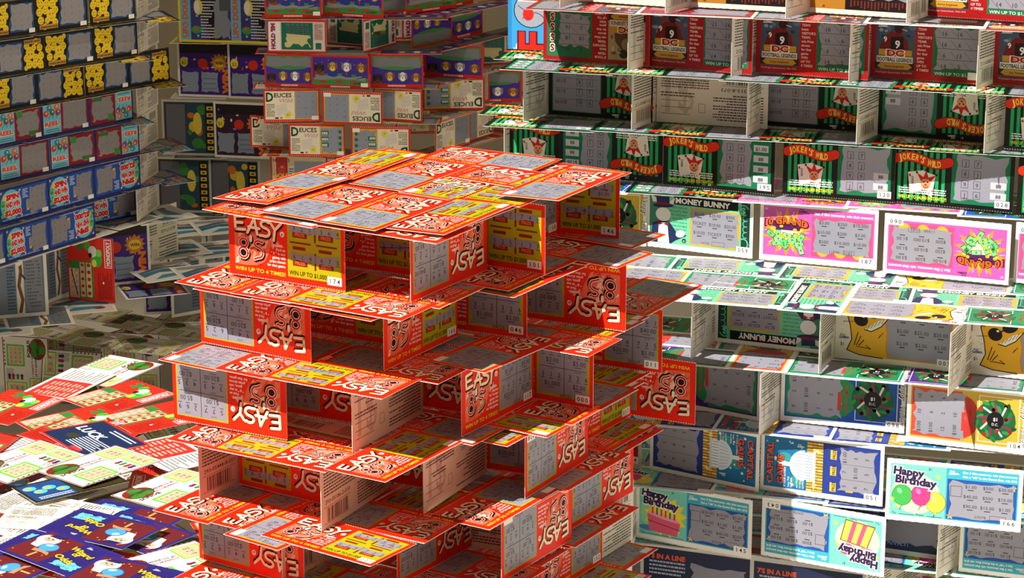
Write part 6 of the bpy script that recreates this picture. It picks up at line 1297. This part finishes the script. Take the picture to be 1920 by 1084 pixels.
T('hearts', 'a', 0.0048, 4.1762, 0.3771, 0, 0, 53.3, 'red-edged ticket lying flat, third along the fifth shelf right side, back tower')
T('hearts', 'a', -0.3440, 3.9759, 0.3510, 90, 0, -6.77, 'hearts ticket, first standing in the lowest row of the back tower', W=0.0940)
T('hearts', 'a', -0.2397, 3.9631, 0.3510, 90, 0, -8.98, 'hearts ticket, second standing in the lowest row of the back tower', W=0.0942)
T('hearts', 'a', -0.3558, 3.9953, 0.3221, 0, 0, -1.19, 'red-edged ticket lying flat, first along the lowest shelf front of the back tower')
T('hearts', 'a', -0.2578, 3.9973, 0.3226, 0, 0, 178.3, 'red-edged ticket lying flat, second along the lowest shelf front of the back tower')
T('hearts', 'a', -0.1598, 3.9914, 0.3221, 0, 0, 0.04, 'red-edged ticket lying flat, third along the lowest shelf front of the back tower')
T('hearts', 'a', -0.1150, 4.0263, 0.3216, 0, 0, 52.56, 'red-edged ticket lying flat, first along the lowest shelf right side, back tower')
T('hearts', 'a', -0.0562, 4.1047, 0.3221, 0, 0, 233.3, 'red-edged ticket lying flat, second along the lowest shelf right side, back tower')
T('hearts', 'a', 0.0026, 4.1831, 0.3216, 0, 0, 51.46, 'red-edged ticket lying flat, third along the lowest shelf right side, back tower')
T('dogs', 'a', -0.2181, 4.0741, 0.6285, 90, 0, 8, 'purple dogs ticket set back in shade, left one, top row of back tower')
T('dogs', 'a', -0.1244, 4.1013, 0.6285, 90, 0, 28, 'purple dogs ticket set back in shade, right one, top row of back tower')
T('holdem', 'a', -0.2282, 4.0808, 0.5730, 90, 0, 8, 'green card-game ticket set back in shade, left one, second row of back tower')
T('holdem', 'a', -0.1340, 4.1074, 0.5730, 90, 0, 28, 'green card-game ticket set back in shade, right one, second row of back tower')
T('dogs', 'b', -0.1858, 4.0847, 0.5175, 90, 0, 8, 'purple dogs ticket set back in shade, left one, third row of back tower')
T('dogs', 'b', -0.0910, 4.1106, 0.5175, 90, 0, 28, 'purple dogs ticket set back in shade, right one, third row of back tower')
T('deuces', 'a', -0.1770, 4.0688, 0.4620, 90, 0, 8, 'cream ticket set back in shade, left one, fourth row of back tower')
T('deuces', 'a', -0.0822, 4.0942, 0.4620, 90, 0, 28, 'cream ticket set back in shade, right one, fourth row of back tower')
T('deuces', 'b', -0.1436, 4.1266, 0.4065, 90, 0, 8, 'cream ticket set back in shade, left one, fifth row of back tower')
T('deuces', 'b', -0.0469, 4.1517, 0.4065, 90, 0, 28, 'cream ticket set back in shade, right one, fifth row of back tower')
T('ufo', 'a', -0.5419, 4.4364, 0.5290, 90, 0, -6.84, 'yellow-bordered square ticket, left one, in the top row of the back left stack')
T('ufo', 'b', -0.4519, 4.4229, 0.5290, 90, 0, -10.14, 'yellow-bordered square ticket, right one, in the top row of the back left stack')
T('ufo', 'a', -0.5552, 4.4819, 0.4761, 0, 0, -4.6, 'square ticket lying left on the top shelf of the back left stack')
T('ufo', 'a', -0.4643, 4.4819, 0.4766, 0, 0, -1.55, 'square ticket lying right on the top shelf of the back left stack')
T('burst', 'a', -0.5506, 4.4641, 0.4245, 90, 0, -9.02, 'purple square ticket, left one, in the second row of the back left stack')
T('burst', 'b', -0.4582, 4.4451, 0.4245, 90, 0, -8.82, 'purple square ticket, right one, in the second row of the back left stack')
T('beach', 'a', -0.5618, 4.5077, 0.3716, 0, 0, -3.45, 'square ticket lying left on the second shelf of the back left stack')
T('beach', 'a', -0.4698, 4.5077, 0.3721, 0, 0, -3.05, 'square ticket lying right on the second shelf of the back left stack')
T('orchard', 'a', -0.5798, 4.4505, 0.3200, 90, 0, -5.53, 'dark square fruit ticket, left one, in the third row of the back left stack')
T('burst', 'd', -0.4850, 4.4288, 0.3200, 90, 0, -10.5, 'purple square ticket, right one, in the third row of the back left stack')
T('orchard', 'a', -0.5624, 4.4830, 0.2671, 0, 0, 0.47, 'square ticket lying left on the third shelf of the back left stack')
T('orchard', 'a', -0.4703, 4.4830, 0.2676, 0, 0, -4.38, 'square ticket lying right on the third shelf of the back left stack')
T('orchard', 'b', -0.5933, 4.4455, 0.2155, 90, 0, -7.67, 'dark square fruit ticket, left one, in the fourth row of the back left stack')
T('orchard', 'c', -0.5034, 4.4358, 0.2155, 90, 0, -9.72, 'dark square fruit ticket, right one, in the fourth row of the back left stack')
T('orchard', 'a', -0.5647, 4.4735, 0.1626, 0, 0, -5.84, 'square ticket lying left on the fourth shelf of the back left stack')
T('orchard', 'a', -0.4722, 4.4735, 0.1631, 0, 0, 0.96, 'square ticket lying right on the fourth shelf of the back left stack')
T('beach', 'a', -0.5159, 4.4420, 0.1110, 90, 0, -11.59, 'white and blue square ticket, left one, in the lowest row of the back left stack')
T('eagle', 'a', -0.7465, 3.6484, 0.2521, 90, 0, 17.11, 'blue-grey square ticket with brown figure, at the picture left edge', W=0.0970)
T('eagle', 'b', -0.7036, 3.7419, 0.2521, 90, 0, 62, 'blue-grey square ticket with pale edge, left of the red vertical one')
T('mono', 'a', -0.6464, 3.7359, 0.2521, 73.38, -90, 0, 'red ticket on end with green cartoon and white title plate')
T('burst', 'b', -0.6181, 3.8296, 0.2521, 90, 0, 22, 'purple square ticket behind the red one on end')
T('burst', 'a', -0.5675, 3.9169, 0.2521, 90, 180, 240, 'pale back of a square ticket right of the purple one', back='402-01177-6-018', H=0.1016)
T('beach', 'c', -0.7672, 3.6050, 0.1990, 0, 0, 14, 'square ticket lying on the low left shelf, first from the picture edge')
T('eagle', 'c', -0.7167, 3.6555, 0.1996, 0, 0, 16, 'square ticket lying on the low left shelf, second from the picture edge')
T('beach', 'c', -0.6637, 3.7249, 0.1990, 0, 0, 16, 'square ticket lying on the low left shelf, third from the picture edge')
T('burst', 'c', -0.5655, 3.8151, 0.1996, 0, 0, 20, 'square ticket lying on the low left shelf, fourth from the picture edge')
T('beach', 'a', -0.5599, 4.1062, 0.2200, 0, 0, 25, 'white and blue square ticket lying in shade, first of six behind the tower')
T('beach', 'b', -0.4857, 4.1242, 0.2207, 0, 0, 20, 'white and blue square ticket lying in shade, second of six behind the tower')
T('beach', 'a', -0.5509, 3.9674, 0.2214, 0, 0, 28, 'white and blue square ticket lying in shade, third of six behind the tower')
T('beach', 'b', -0.4866, 3.9741, 0.2200, 0, 0, 22, 'white and blue square ticket lying in shade, fourth of six behind the tower')
T('beach', 'a', -0.5467, 3.8371, 0.2207, 0, 0, 30, 'white and blue square ticket lying in shade, fifth of six behind the tower')
T('beach', 'b', -0.4770, 3.8308, 0.2214, 0, 0, 24, 'white and blue square ticket lying in shade, sixth of six behind the tower')
T('burst', 'a', -0.5504, 3.9599, 0.1671, 90, 0, 10, 'purple square ticket standing below the shaded flat tickets, first from left')
T('eagle', 'a', -0.5112, 3.9618, 0.1671, 90, 0, 35, 'blue-grey square ticket standing below the shaded flat tickets, second from left')
T('beach', 'a', -0.4636, 4.1239, 0.1671, 90, 0, 15, 'white and blue square ticket standing below the shaded flat tickets, third from left')
T('bonus', 'a', -0.7364, 3.8975, 0.1050, 0, 0, 150, 'white and green bonus ticket, first of eight roofing the low green stack')
T('bonus', 'b', -0.6509, 3.8433, 0.1056, 0, 0, 156.5, 'white and green bonus ticket, second of eight roofing the low green stack')
T('bonus', 'a', -0.5744, 3.8102, 0.1062, 0, 0, 160.3, 'white and green bonus ticket, third of eight roofing the low green stack')
T('bonus', 'b', -0.6034, 3.9356, 0.1050, 0, 0, 149.2, 'white and green bonus ticket, fourth of eight roofing the low green stack')
T('bonus', 'a', -0.5251, 3.8962, 0.1056, 0, 0, 159.7, 'white and green bonus ticket, fifth of eight roofing the low green stack')
T('bonus', 'b', -0.6885, 3.9918, 0.1062, 0, 0, 155.8, 'white and green bonus ticket, sixth of eight roofing the low green stack')
T('bonus', 'a', -0.5258, 3.9841, 0.1050, 0, 0, 166.1, 'white and green bonus ticket, seventh of eight roofing the low green stack')
T('gold', 'b', -0.6728, 3.9756, 0.1056, 0, 0, 158, 'white and green bonus ticket, eighth of eight roofing the low green stack')
T('bonus', 'a', -0.7812, 3.8724, 0.0521, 78, -90, 0, 'white and green ticket on end at the left of the low stack')
T('bonus', 'b', -0.7061, 3.8485, 0.0425, 76, 0, -13.63, 'white and green ticket leaning at the front of the low stack', H=0.0850)
T('bonus', 'a', -0.7117, 3.9096, 0.0488, 90, 0, -8, 'white and green ticket in shade behind the leaning one', H=0.0950)
T('bonus', 'b', -0.6369, 3.9077, 0.0521, 140, -90, 0, 'white and green ticket on end right of the leaning one')
T('bonus', 'a', -0.6065, 3.8917, 0.0521, 82, -90, 0, 'white and green ticket on end nearest the red tower')
T('bonus', 'a', -0.4168, 2.4065, 0.4120, 2, 1, -133.6, 'white and green bonus ticket on top of the loose pile, centre')
T('bonus', 'b', -0.4980, 2.4309, 0.4080, 1, 2, -132.2, 'white and green bonus ticket in the pile at the left edge')
T('gold', 'a', -0.4384, 2.3575, 0.4095, 0, 0, -143.2, 'dark olive ticket with gold letters under the central bonus ticket')
T('bonus', 'a', -0.3370, 2.3714, 0.4000, 0, 0, -125.3, 'white and green bonus ticket in the pile beside the red tower')
T('luck', 'a', -0.4427, 2.5306, 0.3980, -2, 0, -53.43, 'navy ticket with white letters in the loose pile')
T('prize', 'a', -0.3565, 2.4880, 0.3960, 0, 0, -54.04, 'red and white prize table ticket in the pile, near the tower')
T('wizard', 'a', -0.3881, 2.2320, 0.4120, 0, 0, 150.2, 'purple wizard ticket upside down, middle of the pile')
T('wizard', 'b', -0.4147, 2.1651, 0.4140, 0, 0, -41.04, 'purple wizard ticket at the lower left of the pile')
T('wizard', 'a', -0.3423, 2.0983, 0.4180, 0, 0, -28.28, 'purple wizard ticket at the picture bottom, pile front')
T('bonus', 'b', -0.3118, 2.1444, 0.4100, 0, 0, -141.9, 'white and green bonus ticket at the pile front, by the tower')
T('wizard', 'b', -0.3581, 2.2434, 0.4040, 0, 0, 141.7, 'purple wizard ticket against the red tower')
T('wizard', 'a', -0.3740, 2.2903, 0.4000, 0, 0, 152.5, 'purple wizard ticket tucked under the fourth tower shelf corner')
T('wizard', 'b', -0.4281, 2.1927, 0.4060, 0, 0, 151.2, 'purple wizard ticket between two others, mid pile')
T('bonus', 'b', -0.4354, 2.2731, 0.4050, 180, 0, 63.28, 'white ticket back with barcode lying across the pile', back='167-03310-5-022')
T('bonus', 'a', -0.4644, 2.3411, 0.4015, 180, 0, 57.05, 'white ticket back in the pile, left of the barcode one', back='167-03288-1-045')
T('prize', 'b', -0.4407, 2.2731, 0.4060, 180, 0, -8.91, 'white ticket back at the picture left edge in the pile', back='167-03150-9-008')
T('prize', 'a', -0.4547, 2.2084, 0.4040, 180, 0, 28.49, 'white ticket back at the lower left picture corner', back='167-03001-2-071')
T('mono', 'a', -0.5586, 2.6651, 0.3880, 0, 0, 61.9, 'red ticket with pink panel at the back of the pile')
T('mono', 'b', -0.4403, 2.6947, 0.3900, 0, 0, 45.94, 'red cartoon ticket at the back of the pile beside the tower')
T('mono', 'a', -0.4760, 2.6001, 0.3920, 0, 0, 36.93, 'red ticket left of the navy ticket in the pile')
T('mono', 'b', -0.3866, 2.6200, 0.3920, 0, 0, 36.03, 'red cartoon ticket by the third tower shelf, in the pile')
T('mono', 'a', -0.4640, 2.5466, 0.3960, 0, 0, -37.92, 'red ticket under the left bonus ticket in the pile')
T('prize', 'b', -0.5077, 2.7549, 0.3860, 0, 0, 65.29, 'red and white ticket at the pile back edge')
T('bonus', 'a', -0.4691, 2.8104, 0.3840, 0, 0, 61.05, 'green edged ticket topping the back rim of the pile')
T('gold', 'a', -0.3460, 2.5540, 0.3880, 0, 0, 47.15, 'olive ticket with yellow burst half under the third tower shelf')
T('mono', 'b', -0.4087, 2.1791, 0.4000, 0, 0, -23.68, 'red cartoon ticket under the wizard ticket, lower left')
T('wizard', 'a', -0.4458, 2.1584, 0.4080, 0, 0, 52.89, 'purple wizard ticket cut by the lower left picture corner')
T('bonus', 'a', -0.4349, 2.1612, 0.3781, -0.8, 1.77, 35.8, 'white and green ticket half buried in the lower layer of the loose pile', group='buried green tickets of the loose pile')
T('mono', 'b', -0.3663, 2.1507, 0.3742, 0.15, 1.99, 0.41, 'red cartoon ticket half buried in the lower layer of the loose pile', group='buried red tickets of the loose pile')
T('bonus', 'b', -0.5102, 2.3231, 0.3764, -1.97, -0.83, 142.7, 'white and green ticket half buried in the lower layer of the loose pile', group='buried green tickets of the loose pile')
T('mono', 'a', -0.4222, 2.2840, 0.3730, 1.06, -1.22, 72.15, 'red cartoon ticket half buried in the lower layer of the loose pile', group='buried red tickets of the loose pile')
T('bonus', 'b', -0.3554, 2.2959, 0.3706, 0.49, 0.44, 39.24, 'white and green ticket half buried in the lower layer of the loose pile', group='buried green tickets of the loose pile')
T('mono', 'a', -0.2561, 2.3091, 0.3786, 0.38, 1.69, 20.31, 'red cartoon ticket half buried in the lower layer of the loose pile', group='buried red tickets of the loose pile')
T('prize', 'a', -0.2078, 2.2814, 0.3734, 0.84, -1.26, 149.5, 'red and white table ticket half buried in the lower layer of the loose pile', group='buried table tickets of the loose pile')
T('prize', 'a', -0.6020, 2.4677, 0.3763, -1.68, -1.34, 40.75, 'red and white table ticket half buried in the lower layer of the loose pile', group='buried table tickets of the loose pile')
T('wizard', 'b', -0.5304, 2.4641, 0.3731, -0.75, 0.9, 168.3, 'purple wizard ticket half buried in the lower layer of the loose pile', group='buried purple tickets of the loose pile')
T('bonus', 'a', -0.4224, 2.4841, 0.3688, -1.69, -1.68, 39.22, 'white and green ticket half buried in the lower layer of the loose pile', group='buried green tickets of the loose pile')
T('mono', 'b', -0.3572, 2.4781, 0.3772, -0.48, 1.07, -86.83, 'red cartoon ticket half buried in the lower layer of the loose pile', group='buried red tickets of the loose pile')
T('bonus', 'a', -0.3297, 2.4732, 0.3714, -1.22, 0.17, -106.1, 'white and green ticket half buried in the lower layer of the loose pile', group='buried green tickets of the loose pile')
T('mono', 'b', -0.2421, 2.4444, 0.3699, 0.53, -1.01, 170.8, 'red cartoon ticket half buried in the lower layer of the loose pile', group='buried red tickets of the loose pile')
T('mono', 'a', -0.5950, 2.5943, 0.3725, 1.21, -1.75, 167.1, 'red cartoon ticket half buried in the lower layer of the loose pile', group='buried red tickets of the loose pile')
T('prize', 'a', -0.5302, 2.5738, 0.3694, -0.66, 1.82, 130.7, 'red and white table ticket half buried in the lower layer of the loose pile', group='buried table tickets of the loose pile')
T('wizard', 'a', -0.4543, 2.6148, 0.3778, -0.81, 0.89, -27.28, 'purple wizard ticket half buried in the lower layer of the loose pile', group='buried purple tickets of the loose pile')
T('bonus', 'b', -0.3502, 2.6183, 0.3748, 1.3, -1.57, 23.52, 'white and green ticket half buried in the lower layer of the loose pile', group='buried green tickets of the loose pile')
T('mono', 'a', -0.3134, 2.5979, 0.3701, 1.65, 1.26, -75.67, 'red cartoon ticket half buried in the lower layer of the loose pile', group='buried red tickets of the loose pile')
T('bonus', 'b', -0.2547, 2.5998, 0.3750, -0.79, 0.77, -24.82, 'white and green ticket half buried in the lower layer of the loose pile', group='buried green tickets of the loose pile')

# ---------------------------------------------------------------- supports out of sight
def plinth(name, c, ang, sx, sy, z1, label):
    o = box_obj(name, -sx / 2, sx / 2, -sy / 2, sy / 2, 0.0, z1, M_PLINTH); o.location = (c[0], c[1], 0); o.rotation_euler = (0, 0, R(ang))
    o['label'] = label; o['category'] = 'plinth'; return o
plinth('display_plinth', (-0.041, 1.887), 58.25, 0.260, 0.170, 0.4965, 'white plinth under the red ticket tower')
plinth('display_plinth', (0.290, 2.072), -15.61, .34, .10, 0.4145, 'white plinth under the right ticket wall')
plinth('display_plinth', (-0.42, 2.28), 0, .44, .52, 0.3640, 'white plinth under the loose ticket pile')
plinth('display_plinth', (-0.264, 4.116), 0, .22, .16, 0.3202, 'white plinth under the back ticket tower')
